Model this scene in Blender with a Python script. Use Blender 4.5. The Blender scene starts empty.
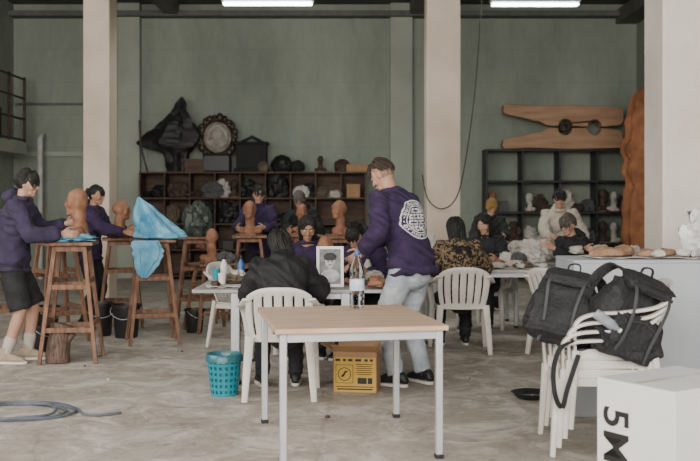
import bpy, bmesh, math, random
from mathutils import Vector, Matrix, noise
from mathutils.bvhtree import BVHTree
random.seed(4)
SC=bpy.context.scene
COL=SC.collection
V=Vector
def RZ(a): return Matrix.Rotation(a,3,'Z')
def RX(a): return Matrix.Rotation(a,3,'X')
def RY(a): return Matrix.Rotation(a,3,'Y')

# ---------------------------------------------------------------- materials
MATS={}
def mat(name,c,rough=.7,metal=0.0,var=.15,scale=6,bump=.15,bscale=40,c2=None,stretch=(1,1,1),emit=0,trans=0,thr=(.35,.65),coat=0):
    if name in MATS: return MATS[name]
    m=bpy.data.materials.new(name); m.use_nodes=True
    nt=m.node_tree; N=nt.nodes; L=nt.links
    b=N['Principled BSDF']
    tc=N.new('ShaderNodeTexCoord'); mp=N.new('ShaderNodeMapping'); mp.inputs['Scale'].default_value=stretch
    L.new(tc.outputs['Object'],mp.inputs['Vector'])
    n1=N.new('ShaderNodeTexNoise'); n1.inputs['Scale'].default_value=scale; n1.inputs['Detail'].default_value=6
    L.new(mp.outputs[0],n1.inputs['Vector'])
    r=N.new('ShaderNodeValToRGB')
    a=[max(0,x*(1-var)) for x in c]; d=[min(1,x*(1+var)) for x in c] if c2 is None else c2
    if c2 is not None: a=c
    r.color_ramp.elements[0].position=thr[0]; r.color_ramp.elements[1].position=thr[1]
    r.color_ramp.elements[0].color=(*a,1); r.color_ramp.elements[1].color=(*d,1)
    L.new(n1.outputs['Fac'],r.inputs[0]); L.new(r.outputs[0],b.inputs['Base Color'])
    b.inputs['Roughness'].default_value=rough; b.inputs['Metallic'].default_value=metal
    if bump:
        n2=N.new('ShaderNodeTexNoise'); n2.inputs['Scale'].default_value=bscale; n2.inputs['Detail'].default_value=4
        L.new(mp.outputs[0],n2.inputs['Vector'])
        bp=N.new('ShaderNodeBump'); bp.inputs['Strength'].default_value=bump; bp.inputs['Distance'].default_value=.02
        L.new(n2.outputs['Fac'],bp.inputs['Height']); L.new(bp.outputs[0],b.inputs['Normal'])
    if emit:
        b.inputs['Emission Color'].default_value=(*c,1); b.inputs['Emission Strength'].default_value=emit
    if trans:
        b.inputs['Transmission Weight'].default_value=trans; b.inputs['IOR'].default_value=1.12
    if coat: b.inputs['Coat Weight'].default_value=coat
    MATS[name]=m; return m

def m_floor():
    m=bpy.data.materials.new('concrete_floor'); m.use_nodes=True
    nt=m.node_tree;N=nt.nodes;L=nt.links;b=N['Principled BSDF']
    tc=N.new('ShaderNodeTexCoord')
    def nz(s,d=8,rough=.6,dist=0):
        n=N.new('ShaderNodeTexNoise'); n.inputs['Scale'].default_value=s; n.inputs['Detail'].default_value=d; n.inputs['Roughness'].default_value=rough; n.inputs['Distortion'].default_value=dist
        L.new(tc.outputs['Object'],n.inputs['Vector']); return n
    def ramp(n,p0,c0,p1,c1):
        r=N.new('ShaderNodeValToRGB'); e=r.color_ramp.elements; e[0].position=p0;e[1].position=p1;e[0].color=(*c0,1);e[1].color=(*c1,1)
        L.new(n.outputs['Fac'],r.inputs[0]); return r
    def mix(t,f,a,bb):
        x=N.new('ShaderNodeMixRGB'); x.blend_type=t
        if isinstance(f,float): x.inputs[0].default_value=f
        else: L.new(f,x.inputs[0])
        L.new(a,x.inputs[1]); L.new(bb,x.inputs[2]); return x.outputs[0]
    base=ramp(nz(.55,8,.65,.4),.32,(.36,.30,.25),.68,(.60,.535,.475))
    fine=ramp(nz(9,10,.8,.2),.32,(.50,.48,.455),.66,(1.0,1.0,1.0))
    c=mix('MULTIPLY',.8,base.outputs[0],fine.outputs[0])
    dust=ramp(nz(2.3,14,.75,1.2),.48,(0,0,0),.60,(1,1,1))
    dc=N.new('ShaderNodeRGB'); dc.outputs[0].default_value=(.71,.66,.605,1)
    sc=N.new('ShaderNodeMath'); sc.operation='MULTIPLY'; sc.inputs[1].default_value=.65; L.new(dust.outputs[0],sc.inputs[0])
    c=mix('MIX',sc.outputs[0],c,dc.outputs[0])
    st=ramp(nz(3.7,9,.75,.8),.32,(.42,.39,.36),.45,(1,1,1))
    c=mix('MULTIPLY',.75,c,st.outputs[0])
    sp=ramp(nz(34,6,.7),.66,(1,1,1),.72,(1.5,1.5,1.45))
    c=mix('MULTIPLY',.6,c,sp.outputs[0])
    vo=N.new('ShaderNodeTexVoronoi'); vo.feature='DISTANCE_TO_EDGE'; vo.inputs['Scale'].default_value=.45
    nd=nz(2,5); mx=N.new('ShaderNodeMixRGB'); mx.inputs[0].default_value=.12; L.new(tc.outputs['Object'],mx.inputs[1]); L.new(nd.outputs['Color'],mx.inputs[2]); L.new(mx.outputs[0],vo.inputs['Vector'])
    cr=N.new('ShaderNodeValToRGB'); cr.color_ramp.elements[0].position=0; cr.color_ramp.elements[1].position=.008; cr.color_ramp.elements[0].color=(.6,.57,.53,1); cr.color_ramp.elements[1].color=(1,1,1,1)
    L.new(vo.outputs['Distance'],cr.inputs[0]); c=mix('MULTIPLY',.5,c,cr.outputs[0])
    L.new(c,b.inputs['Base Color'])
    rr=ramp(nz(1.2,6),.35,(.5,.5,.5),.7,(.9,.9,.9)); L.new(rr.outputs[0],b.inputs['Roughness'])
    bp=N.new('ShaderNodeBump'); bp.inputs['Strength'].default_value=.4; bp.inputs['Distance'].default_value=.02
    L.new(nz(14,10,.7).outputs['Fac'],bp.inputs['Height']); L.new(bp.outputs[0],b.inputs['Normal'])
    return m

def m_wall():
    m=bpy.data.materials.new('painted_wall'); m.use_nodes=True
    nt=m.node_tree;N=nt.nodes;L=nt.links;b=N['Principled BSDF']
    tc=N.new('ShaderNodeTexCoord'); mp=N.new('ShaderNodeMapping'); mp.inputs['Scale'].default_value=(1,1,.35); L.new(tc.outputs['Object'],mp.inputs[0])
    n=N.new('ShaderNodeTexNoise'); n.inputs['Scale'].default_value=1.1; n.inputs['Detail'].default_value=11; n.inputs['Roughness'].default_value=.75; L.new(mp.outputs[0],n.inputs[0])
    r=N.new('ShaderNodeValToRGB'); e=r.color_ramp.elements; e[0].position=.32;e[1].position=.66; e[0].color=(.215,.242,.20,1); e[1].color=(.335,.362,.305,1)
    L.new(n.outputs['Fac'],r.inputs[0])
    br=N.new('ShaderNodeTexBrick'); br.inputs['Scale'].default_value=1; br.inputs['Brick Width'].default_value=1.6; br.inputs['Row Height'].default_value=.62
    br.inputs['Mortar Size'].default_value=.006; br.inputs['Color1'].default_value=(1,1,1,1); br.inputs['Color2'].default_value=(.93,.95,.93,1); br.inputs['Mortar'].default_value=(.7,.72,.7,1)
    sx=N.new('ShaderNodeSeparateXYZ'); cx=N.new('ShaderNodeCombineXYZ'); ad=N.new('ShaderNodeMath'); ad.operation='ADD'
    L.new(tc.outputs['Object'],sx.inputs[0]); L.new(sx.outputs[0],ad.inputs[0]); L.new(sx.outputs[1],ad.inputs[1]); L.new(ad.outputs[0],cx.inputs[0]); L.new(sx.outputs[2],cx.inputs[1]); L.new(cx.outputs[0],br.inputs['Vector'])
    x=N.new('ShaderNodeMixRGB'); x.blend_type='MULTIPLY'; x.inputs[0].default_value=.5; L.new(r.outputs[0],x.inputs[1]); L.new(br.outputs[0],x.inputs[2])
    L.new(x.outputs[0],b.inputs['Base Color']); b.inputs['Roughness'].default_value=.85
    return m

WHITEP=mat('white_plastic',(.66,.62,.56),.5,var=.10,scale=5,bump=.05)
PURPLE=mat('purple_cotton',(.030,.016,.054),.9,var=.25,scale=12,bump=.3,bscale=60)
PURPLE2=mat('faded_purple_cotton',(.034,.024,.056),.9,var=.25,scale=12,bump=.3,bscale=60)
BLACKC=mat('black_cloth',(.014,.014,.016),.85,var=.3,scale=12,bump=.3,bscale=60)
PUFF=mat('black_nylon',(.011,.011,.013),.75,var=.3,scale=10,bump=.35,bscale=30)
CREAM=mat('cream_fleece',(.50,.44,.37),.9,var=.08,bump=.3,bscale=60)
JEANS=mat('light_washed_denim',(.27,.31,.36),.85,scale=9,c2=(.46,.48,.50),bump=.3,bscale=90)
DARKP=mat('dark_trousers',(.02,.02,.024),.85,var=.2)
LEOP=mat('leopard_fur',(.02,.014,.010),.95,scale=38,c2=(.25,.17,.10),thr=(.47,.53),bump=.5,bscale=80)
SKIN=mat('skin',(.46,.26,.18),.55,var=.08,scale=10,bump=.05)
SKIN2=mat('tan_skin',(.34,.18,.115),.55,var=.08,scale=10,bump=.05)
HAIRB=mat('black_hair',(.010,.008,.007),.6,var=.4,scale=30,bump=.6,bscale=50,stretch=(2,2,.4))
HAIRN=mat('brown_hair',(.036,.021,.013),.6,var=.5,scale=30,bump=.6,bscale=50,stretch=(2,2,.4))
HAIRG=mat('grey_hair',(.09,.075,.065),.6,var=.5,scale=30,bump=.6,bscale=50,stretch=(2,2,.4))
STUB=mat('clipped_hair',(.26,.165,.11),.85,var=.25,scale=60,bump=.3)
EYEW=mat('eye_white',(.6,.56,.52),.3,var=.02,bump=0); EYED=mat('eye_iris',(.02,.012,.01),.2,var=.1,bump=0)
LIP=mat('lip_skin',(.38,.16,.13),.5,var=.05,bump=0)
SOLE=mat('white_rubber',(.64,.61,.56),.6,var=.05,bump=.05)
SHOEB=mat('black_leather',(.012,.012,.013),.5); SHOEW=mat('dusty_beige_suede',(.34,.27,.19),.85,var=.2)
SOCK=mat('cream_sock',(.46,.42,.36),.9,var=.1)
WOODT=mat('plywood_top',(.50,.32,.205),.5,scale=2.5,c2=(.68,.49,.345),stretch=(1,9,1),bump=.05)
STANDW=mat('reddish_worn_wood',(.13,.062,.036),.7,scale=7,c2=(.27,.14,.085),stretch=(4,4,.6),bump=.3)
SHELFW=mat('brown_shelf_wood',(.06,.034,.023),.7,scale=3,c2=(.12,.07,.048),stretch=(1,1,5),bump=.2)
PINW=mat('honey_wood',(.34,.18,.10),.6,scale=1.8,c2=(.47,.28,.165),stretch=(1,1,7),bump=.1)
METW=mat('grey_painted_steel',(.47,.48,.49),.45,metal=.35,var=.06,bump=.03)
METD=mat('dark_steel',(.03,.03,.035),.5,metal=.4,var=.2)
RUST=mat('rusty_steel',(.07,.045,.035),.7,metal=.2,var=.3)
CLAY=mat('terracotta_clay',(.20,.085,.045),.7,scale=9,c2=(.33,.155,.09),bump=.4,bscale=25)
CLAYD=mat('dark_clay',(.07,.042,.03),.7,var=.3,bump=.4)
CLAYO=mat('orange_brown_clay',(.40,.16,.07),.8,scale=5,c2=(.24,.09,.04),bump=.8,bscale=9)
PLAST=mat('white_plaster',(.54,.51,.46),.8,var=.08,bump=.3)
PAPER=mat('newsprint',(.45,.41,.36),.85,scale=30,c2=(.60,.55,.50),bump=.1)
BLUEP=mat('blue_plastic_sheet',(.055,.24,.39),.5,scale=5,c2=(.16,.41,.56),bump=.5,bscale=16)
TEAL=mat('teal_plastic',(.012,.24,.31),.35,var=.12,bump=.02)
BLACKP=mat('black_plastic',(.013,.013,.014),.45,var=.2,bump=.05)
BINBAG=mat('black_polythene',(.012,.012,.013),.55,var=.3,bump=.4,bscale=12)
CARD=mat('cardboard',(.36,.21,.11),.85,var=.1,bump=.05)
SACK=mat('sackcloth',(.13,.10,.07),.95,var=.2,bump=.4)
GREYC=mat('grey_cloth',(.09,.09,.09),.9,var=.2,bump=.4)
YEL=mat('yellow_printed_card',(.60,.37,.07),.7,var=.08,bump=.03)
INK=mat('black_ink',(.02,.018,.016),.6,var=.1,bump=0)
PILLAR=mat('beige_plaster',(.54,.435,.35),.9,scale=1.3,c2=(.68,.57,.475),bump=.3,bscale=22)
PILLARW=mat('pale_plaster',(.64,.57,.50),.9,scale=1.3,c2=(.76,.69,.62),bump=.3,bscale=22)
COUNT=mat('grey_laminate',(.36,.38,.41),.6,scale=1.5,c2=(.44,.46,.49),bump=.03)
CEIL=mat('dark_ceiling',(.13,.13,.11),.9,var=.2,scale=1)
BOXW=mat('white_card',(.80,.79,.78),.6,var=.03,bump=.02)
FLOOR=m_floor(); WALL=m_wall()
WALLP=mat('pilaster_paint',(.33,.355,.295),.85,scale=1.5,c2=(.40,.42,.36),bump=.1)
GREYR=mat('grey_rubber_hose',(.10,.115,.14),.5,var=.2)
CABLE=mat('cable_black',(.03,.022,.018),.6)
WATER=mat('clear_plastic',(.93,.96,.98),.03,var=.01,bump=0,trans=1.0)
BLUEC=mat('blue_cap',(.03,.12,.35),.4,var=.05,bump=0)
LABELM=mat('pale_blue_label',(.30,.45,.60),.5,scale=20,c2=(.72,.76,.80),bump=0)

# ---------------------------------------------------------------- geometry
class G:
    def __init__(s): s.v=[];s.f=[];s.mi=[];s.m=0
    def add(s,v,f,mx=None):
        n=len(s.v)
        s.v+=[ (mx@V(p)) if mx is not None else V(p) for p in v]
        s.f+=[[i+n for i in q] for q in f]; s.mi+=[s.m]*len(f); return s
    def box(s,c,d,r=None):
        c=V(c);h=V(d)/2;vs=[]
        for x in(-1,1):
            for y in(-1,1):
                for z in(-1,1):
                    p=V((x*h.x,y*h.y,z*h.z)); vs.append((r@p if r is not None else p)+c)
        return s.add(vs,[(0,1,3,2),(4,6,7,5),(0,4,5,1),(2,3,7,6),(0,2,6,4),(1,5,7,3)])
    def tube(s,pts,rad,n=12,side=None,sq=1,cap='r',closed=False):
        pts=[V(p) for p in pts]
        if not isinstance(rad,(list,tuple)): rad=[rad]*len(pts)
        rad=[(r,r) if not isinstance(r,(tuple,list)) else r for r in rad]
        m=len(pts);T=[]
        for i in range(m):
            if closed: t=pts[(i+1)%m]-pts[i-1]
            else: t=pts[min(i+1,m-1)]-pts[max(i-1,0)]
            T.append(t.normalized() if t.length>1e-9 else V((0,0,1)))
        S=[]
        if side is not None: sv=V(side)
        else: sv=T[0].orthogonal()
        for t in T:
            q=sv-t*sv.dot(t)
            if q.length<1e-4: q=t.orthogonal()
            q.normalize(); S.append(q)
            if side is None: sv=q
        rings=[]
        def ring(p,a,b,sv,t):
            u=t.cross(sv); o=[]
            for k in range(n):
                th=2*math.pi*k/n; c=math.cos(th);d=math.sin(th)
                if sq!=1:
                    c=math.copysign(abs(c)**sq,c); d=math.copysign(abs(d)**sq,d)
                o.append(p+sv*(a*c)+u*(b*d))
            return o
        if cap=='r' and not closed:
            a,b=rad[0];r=min(a,b)
            for ph in(80,55,28):
                q=math.radians(ph); rings.append(ring(pts[0]-T[0]*(r*math.sin(q)),a*math.cos(q),b*math.cos(q),S[0],T[0]))
        for i in range(m): rings.append(ring(pts[i],rad[i][0],rad[i][1],S[i],T[i]))
        if cap=='r' and not closed:
            a,b=rad[-1];r=min(a,b)
            for ph in(28,55,80):
                q=math.radians(ph); rings.append(ring(pts[-1]+T[-1]*(r*math.sin(q)),a*math.cos(q),b*math.cos(q),S[-1],T[-1]))
        vs=[p for r in rings for p in r];fs=[];R=len(rings)
        for i in range(R if closed else R-1):
            for k in range(n):
                j=(i+1)%R; fs.append((i*n+k,i*n+(k+1)%n,j*n+(k+1)%n,j*n+k))
        if not closed and cap!='n': fs.append(list(range(n))[::-1]); fs.append([(R-1)*n+k for k in range(n)])
        return s.add(vs,fs)
    def ell(s,c,r,rot=None,seg=16,rings=10,fn=None):
        c=V(c);vs=[];fs=[]
        def P(x,y,z):
            q=V((x,y,z)); q=fn(q) if fn else V((x*r[0],y*r[1],z*r[2]))
            return (rot@q if rot is not None else q)+c
        vs.append(P(0,0,1))
        for i in range(1,rings):
            ph=math.pi*i/rings
            for k in range(seg):
                th=2*math.pi*k/seg; vs.append(P(math.sin(ph)*math.cos(th),math.sin(ph)*math.sin(th),math.cos(ph)))
        vs.append(P(0,0,-1))
        for k in range(seg): fs.append((0,1+k,1+(k+1)%seg))
        for i in range(rings-2):
            for k in range(seg): a=1+i*seg; fs.append((a+k,a+seg+k,a+seg+(k+1)%seg,a+(k+1)%seg))
        a=1+(rings-2)*seg
        for k in range(seg): fs.append((a+k,len(vs)-1,a+(k+1)%seg))
        return s.add(vs,fs)
    def lathe(s,prof,c=(0,0,0),n=28,closed=False):
        vs=[];fs=[]
        for r,z in prof:
            for k in range(n): th=2*math.pi*k/n; vs.append((c[0]+r*math.cos(th),c[1]+r*math.sin(th),c[2]+z))
        m=len(prof)
        for i in range(m-1):
            for k in range(n): fs.append((i*n+k,i*n+(k+1)%n,(i+1)*n+(k+1)%n,(i+1)*n+k))
        if prof[0][0]>1e-4: fs.append(list(range(n))[::-1])
        if prof[-1][0]>1e-4: fs.append([(m-1)*n+k for k in range(n)])
        return s.add(vs,fs)
    def poly(s,pts,y0,y1):
        n=len(pts); vs=[(x,y0,z) for x,z in pts]+[(x,y1,z) for x,z in pts]
        return s.add(vs,[list(range(n)),[n+i for i in range(n)][::-1]]+[(i,i+n,(i+1)%n+n,(i+1)%n) for i in range(n)])
def cat(pts,sub=6):
    P=[tuple(p) for p in pts];out=[]
    for i in range(len(P)-1):
        a=P[max(i-1,0)];b=P[i];c=P[i+1];d=P[min(i+2,len(P)-1)]
        for k in range(sub):
            t=k/sub
            out.append(tuple(.5*((2*b[j])+(-a[j]+c[j])*t+(2*a[j]-5*b[j]+4*c[j]-d[j])*t*t+(-a[j]+3*b[j]-3*c[j]+d[j])*t**3) for j in range(len(b))))
    out.append(P[-1]); return out
def mesh_of(g,name='mesh'):
    me=bpy.data.meshes.new(name); me.from_pydata([tuple(p) for p in g.v],[],g.f)
    for p,i in zip(me.polygons,g.mi): p.material_index=i
    bm=bmesh.new(); bm.from_mesh(me); bmesh.ops.recalc_face_normals(bm,faces=bm.faces); bm.to_mesh(me); bm.free(); me.update()
    return me
def fin(name,me,m,parent=None,smooth=True,bev=0,solid=0,ang=40,label=None):
    ms=m if isinstance(m,(list,tuple)) else [m]
    me.materials.clear()
    for x in ms: me.materials.append(x)
    if smooth:
        me.polygons.foreach_set('use_smooth',[True]*len(me.polygons)); me.set_sharp_from_angle(angle=math.radians(ang))
    ob=bpy.data.objects.new(name,me); COL.objects.link(ob)
    if parent: ob.parent=parent
    if solid:
        md=ob.modifiers.new('thickness','SOLIDIFY'); md.thickness=solid; md.offset=0
    if bev:
        md=ob.modifiers.new('bevel','BEVEL'); md.width=bev; md.segments=2; md.limit_method='ANGLE'
    if label: ob['label']=label
    return ob
def mk(name,g,m,parent=None,**k): return fin(name,mesh_of(g,name),m,parent,**k)
def fuse(g,vox=.012,it=3,disp=None):
    me=mesh_of(g); ob=bpy.data.objects.new('tmp',me); COL.objects.link(ob)
    r=ob.modifiers.new('r','REMESH'); r.mode='VOXEL'; r.voxel_size=vox
    if it: q=ob.modifiers.new('s','SMOOTH'); q.factor=.5; q.iterations=it
    dg=bpy.context.evaluated_depsgraph_get(); dg.update()
    out=bpy.data.meshes.new_from_object(ob.evaluated_get(dg)); bpy.data.objects.remove(ob)
    if disp:
        nr=[v.normal.copy() for v in out.vertices]
        for v,n in zip(out.vertices,nr): v.co+=n*disp(v.co)
        out.update()
    return out
def emp(name,loc,rot=0,label='',cat_='',group=None,tilt=None):
    e=bpy.data.objects.new(name,None); COL.objects.link(e); e.location=loc; e.rotation_euler=tilt if tilt else (0,0,rot)
    e.empty_display_size=.1; e['label']=label; e['category']=cat_
    if group: e['group']=group
    return e
def solo(ob,loc,rot=0,label='',cat_='',group=None,tilt=None):
    ob.location=loc; ob.rotation_euler=tilt if tilt else (0,0,rot); ob['label']=label; ob['category']=cat_
    if group: ob['group']=group
    return ob
def clone(root,loc,rot=0,label=None,group=None,scale=None,tilt=None):
    def cp(o,par):
        c=o.copy(); COL.objects.link(c)
        if par: c.parent=par
        for ch in list(o.children): cp(ch,c)
        return c
    c=cp(root,None); c.location=loc; c.rotation_euler=tilt if tilt else (0,0,rot)
    if scale: c.scale=scale if isinstance(scale,tuple) else (scale,)*3
    if label: c['label']=label
    if group: c['group']=group
    return c
def struct(ob): ob['kind']='structure'; return ob

# ---------------------------------------------------------------- setting
def sbox(name,c,d,m,bev=0): return struct(mk(name,G().box(c,d),m,smooth=False,bev=bev))
sbox('floor',(0,6.5,-.1),(30,27,.2),FLOOR)
sbox('wall_back',(0,18.65,2.6),(13,.3,5.2),WALL)
sbox('wall_left',(-6.55,8.6,2.6),(.3,19.8,5.2),WALL)
sbox('wall_right',(5.6,8.6,2.6),(.3,19.8,5.2),WALL)
sbox('ceiling',(-.45,8.6,5.3),(12.4,19.8,.2),CEIL)
sbox('trim_1',(-3.39,13.2,2.6),(.35,.44,5.2),PILLAR,.015)
sbox('trim_2',(1.25,13.2,2.6),(.45,.44,5.2),PILLAR,.015)
sbox('trim_3',(2.82,8.05,2.6),(.62,.5,5.2),PILLARW,.015)
sbox('trim_4',(-4.18,18.42,2.6),(.42,.16,5.2),WALLP,.01)
sbox('trim_5',(.97,18.42,2.6),(.42,.16,5.2),WALLP,.01)
sbox('trim_6',(-.45,18.35,4.98),(12.0,.3,.10),mat('beam_paint',(.12,.125,.11),.8))
for i,x in enumerate((-3.35,1.25)): sbox('trim_%d'%(7+i),(x,16,5.08),(.25,4.6,.24),CEIL)
sbox('trim_9',(5.25,15,4.95),(.4,7,.25),CEIL)
sbox('trim_10',(-5.35,18.46,2.35),(2.0,.07,.09),WALLP)
sbox('trim_11',(-5.35,18.46,3.30),(2.0,.05,.04),mat('conduit_paint',(.12,.13,.12),.7))
sbox('trim_12',(-6.18,16.6,2.42),(.5,2.5,.22),WALLP,.01)
r=emp('railing',(-5.96,15.4,2.53),0,'rusty red-brown steel railing on the raised landing','railing')
for z in(.04,.42,.80,1.15): mk('bar',G().tube([(0,0,z),(0,2.4,z)],.02,8),RUST,r)
for i in range(4): mk('post',G().tube([(0,i*.8,.0),(0,i*.8,1.17)],.028,8),RUST,r)
solo(mk('stacked_plank',G().box((0,0,.3),(.05,1.5,.6),RZ(.05)),CLAYD,bev=.006),(-6.2,16.6,2.53),0,'dark red-brown board stored upright on the landing','board')
g=G(); g.tube([(0,0,0),(0,0,2.6)],.05,12); g.tube([(0,0,2.6),(0,.05,2.68),(0,.12,2.70)],.05,12)
solo(mk('drain_pipe',g,mat('pale_pipe',(.50,.50,.47),.6)),(-5.8,18.2,0),0,'pale vertical pipe fixed to the green wall','pipe')

def lampf(x,y,z):
    e=emp('ceiling_lamp',(x,y,z),0,'white fluorescent batten lamp hanging on thin wires, switched on','lamp','fluorescent lamps')
    mk('lamp_housing',G().box((0,0,.06),(1.24,.16,.05)),METW,e,bev=.01)
    for dy in(-.045,.045): mk('tube',G().tube([(-.58,dy,.01),(.58,dy,.01)],.017,10),mat('lamp_glow',(.85,1,.97),.5,bump=0,var=0,emit=14),e)
    for dx in(-.5,.5): mk('wire',G().tube([(dx,0,.08),(dx,0,5.2-z)],.006,6),METD,e)
    l=bpy.data.lights.new('lamp_light','AREA'); l.shape='RECTANGLE'; l.size=1.2; l.size_y=.15; l.energy=36; l.color=(.95,1,.93)
    o=bpy.data.objects.new('lamp_light',l); COL.objects.link(o); o.location=(x,y,z-.03)
lampf(-1.1,13.0,4.08); lampf(2.55,13.4,4.15)

# ---------------------------------------------------------------- furniture
def chair(loc,rot,label,tilt=None,group='white plastic chairs'):
    e=emp('plastic_chair',loc,rot,label,'chair',group)
    g=G(); nu,nv=12,12; vs=[];fs=[]
    for j in range(nv+1):
        for i in range(nu+1):
            u=i/nu*2-1; v=j/nv*2-1; w=.225+.02*v
            z=.43-.018*(1-u*u)*(1-v*v)+(.012*abs(u)**6)
            if v>.6: z-=.05*((v-.6)/.4)**2
            vs.append((u*w,v*.225,z))
    for j in range(nv):
        for i in range(nu): a=j*(nu+1)+i; fs.append((a,a+1,a+nu+2,a+nu+1))
    g.add(vs,fs); mk('seat',g,WHITEP,e,solid=.012)
    g=G(); g.box((0,.21,.405),(.456,.012,.05)); 
    for sx in(-1,1): g.box((sx*.222,0,.41),(.012,.42,.045))
    mk('seat_rim',g,WHITEP,e,bev=.004)
    g=G(); nu,nv=33,14; vs=[];fs=[]
    for j in range(nv+1):
        for i in range(nu+1):
            u=i/nu*2-1; v=j/nv
            w=.205+.045*math.sin(v*math.pi*.62)
            top=.41*(1-.16*abs(u)**3.2)
            x=u*w*(1-.05*v*v); y=-.205-.12*v-.035*v*v+.05*u*u*(.4+v*.6); z=.42+v*top
            vs.append((x,y,z))
    for j in range(nv):
        for i in range(nu):
            slot=(i%5 in(3,)) and 2<=i<=nu-3 and 2<=j<=nv-3
            if not slot: a=j*(nu+1)+i; fs.append((a,a+1,a+nu+2,a+nu+1))
    g.add(vs,fs); mk('backrest',g,WHITEP,e,solid=.011)
    for sx in(-1,1):
        p=cat([(sx*.235,-.315,.74),(sx*.272,-.22,.69),(sx*.30,-.04,.665),(sx*.30,.14,.65),(sx*.285,.225,.60),(sx*.262,.232,.50),(sx*.252,.225,.42)],5)
        g=G(); g.tube(p,[(.030,.010)]*len(p),10,side=(1,0,0),sq=.6); mk('armrest',g,WHITEP,e)
        p=[(sx*.25,.225,.44),(sx*.262,.24,.22),(sx*.275,.255,0.0)]
        g=G(); g.tube(p,[(.032,.024),(.028,.020),(.022,.016)],12,side=(1,0,0),sq=.5,cap='f'); mk('leg',g,WHITEP,e)
        p=[(sx*.215,-.215,.46),(sx*.235,-.25,.22),(sx*.25,-.285,0.0)]
        g=G(); g.tube(p,[(.034,.024),(.029,.020),(.022,.016)],12,side=(1,0,0),sq=.5,cap='f'); mk('leg',g,WHITEP,e)
    return e
CH=chair((-.52,7.28,0),.04,'white plastic armchair under a person in black coat')
def ch(x,y,rot,label,**k): return clone(CH,(x,y,k.pop('z',0)),rot,label,**k)
ch(1.07,9.42,.0,'white plastic armchair under a person in leopard-print coat')
ch(-1.05,9.75,-2.0,'white plastic armchair turned beside the cluttered work table')
ch(-.42,9.42,3.1,'white plastic armchair on the far side of the work table')
ch(.22,9.25,2.6,'white plastic armchair under a bent person in purple')
ch(1.6,11.25,2.6,'white plastic armchair behind the work table')
ch(2.5,10.55,2.0,'white plastic armchair used by a person in black')
ch(2.06,9.2,-.9,'empty white plastic armchair by the end of the counter')
ch(2.75,9.3,-1.2,'empty white plastic armchair near the far table')
SX,SY=1.42,5.76
for i in range(4):
    ch(SX+.034*i,SY,math.radians(86),['bottom','second','third','top'][i]+' white plastic armchair of a stack carrying backpacks',z=.052*i,group='stacked white plastic chairs')

def table(loc,rot,w,d,h,label,mt,leg=.02,rnd=False,top_t=.028,apron=.05,ins=.05,insx=None):
    e=emp('work_table',loc,rot,label,'table'); ix=ins if insx is None else insx
    mk('tabletop',G().box((0,0,h-top_t/2),(w,d,top_t)),mt,e,bev=.004)
    g=G(); az=h-top_t-apron/2
    for sy in(-1,1): g.box((0,sy*(d/2-ins),az),(w-2*ix+.02,.02,apron))
    for sx in(-1,1): g.box((sx*(w/2-ix),0,az),(.02,d-2*ins+.02,apron))
    mk('frame',g,METW,e,bev=.003)
    for sx in(-1,1):
        for sy in(-1,1):
            x,y=sx*(w/2-ix),sy*(d/2-ins)
            g=G(); g.box((x,y,(h-top_t)/2+.01),(leg*2,leg*2,h-top_t-.02)); mk('leg',g,METW,e,bev=.006)
            g=G(); g.box((x,y,.0125),(leg*2.3,leg*2.3,.025)); mk('foot',g,BLACKP,e,bev=.004)
    return e
table((-.028,5.905,0),math.radians(10.5),.97,1.14,.75,'square table with pale plywood top and grey steel legs',WOODT,ins=.045)
GT=mat('grey_tabletop',(.33,.31,.29),.6); GT2=mat('pale_tabletop',(.42,.39,.36),.6)
table((-.47,8.25,0),0,1.55,1.2,.75,'cluttered grey work table covered with papers',GT,leg=.035,insx=.34)
table((1.42,10.25,0),0,1.35,.8,.75,'work table with white legs covered in papers and clay',GT2)
table((2.75,11.45,0),0,1.8,.75,.75,'long work table strewn with plaster pieces',GT2)
table((.45,12.3,0),0,1.3,.7,.80,'work table with dark wrapped pieces near the pillar',GT)

def stand(loc,rot,h,label):
    e=emp('sculpture_stand',loc,rot,label,'stand','wooden modelling stands')
    mk('turntable',G().box((0,0,h-.015),(.42,.42,.03)),STANDW,e,bev=.004)
    g=G(); g.box((0,0,h-.06),(.30,.30,.05)); g.tube([(0,0,h-.09),(0,0,h-.03)],.05,14,cap='f'); mk('head_block',g,STANDW,e,bev=.004)
    for sx in(-1,1):
        for sy in(-1,1):
            g=G(); g.tube([(sx*.13,sy*.13,h-.05),(sx*.245,sy*.245,0)],[.027,.024],4,cap='f'); mk('leg',g,STANDW,e,bev=.003)
    def at(z): f=(h-.05-z)/(h-.05); return .13+.115*f
    for z in(.30,.68):
        a=at(z)
        for k in range(4):
            g=G(); q=RZ(k*math.pi/2); g.box(q@V((0,a,z+(k%2)*.05)),(2*a+.03,.022,.045),q); mk('stretcher',g,STANDW,e,bev=.003)
    return e
ST=stand((-2.53,8.85,0),.12,1.08,'tall reddish wooden modelling stand with blue plastic on top')
def stn(x,y,rot,label,s=1): return clone(ST,(x,y,0),rot,label,scale=(1,1,s))
stn(-2.03,10.0,.3,'tall wooden modelling stand carrying a blue plastic wrapped piece',.98)
stn(-1.84,11.7,.1,'tall wooden modelling stand carrying a dark wrapped piece',.95)
stn(-2.66,11.3,.2,'tall wooden modelling stand with a clay head',.95)
stn(-3.62,10.4,.4,'tall wooden modelling stand with a small clay piece',1)
stn(-3.05,10.1,.7,'tall wooden modelling stand behind the clay modeller',1)
stn(-1.25,12.1,.1,'wooden modelling stand in front of a person in purple',.95)
stn(-.62,12.5,.4,'wooden modelling stand in front of a person in dark clothes',.95)
stn(-.13,11.9,.2,'wooden modelling stand with a clay head',.95)
stn(-1.55,10.9,.5,'low wooden modelling stand between the rows',.7)

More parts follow.
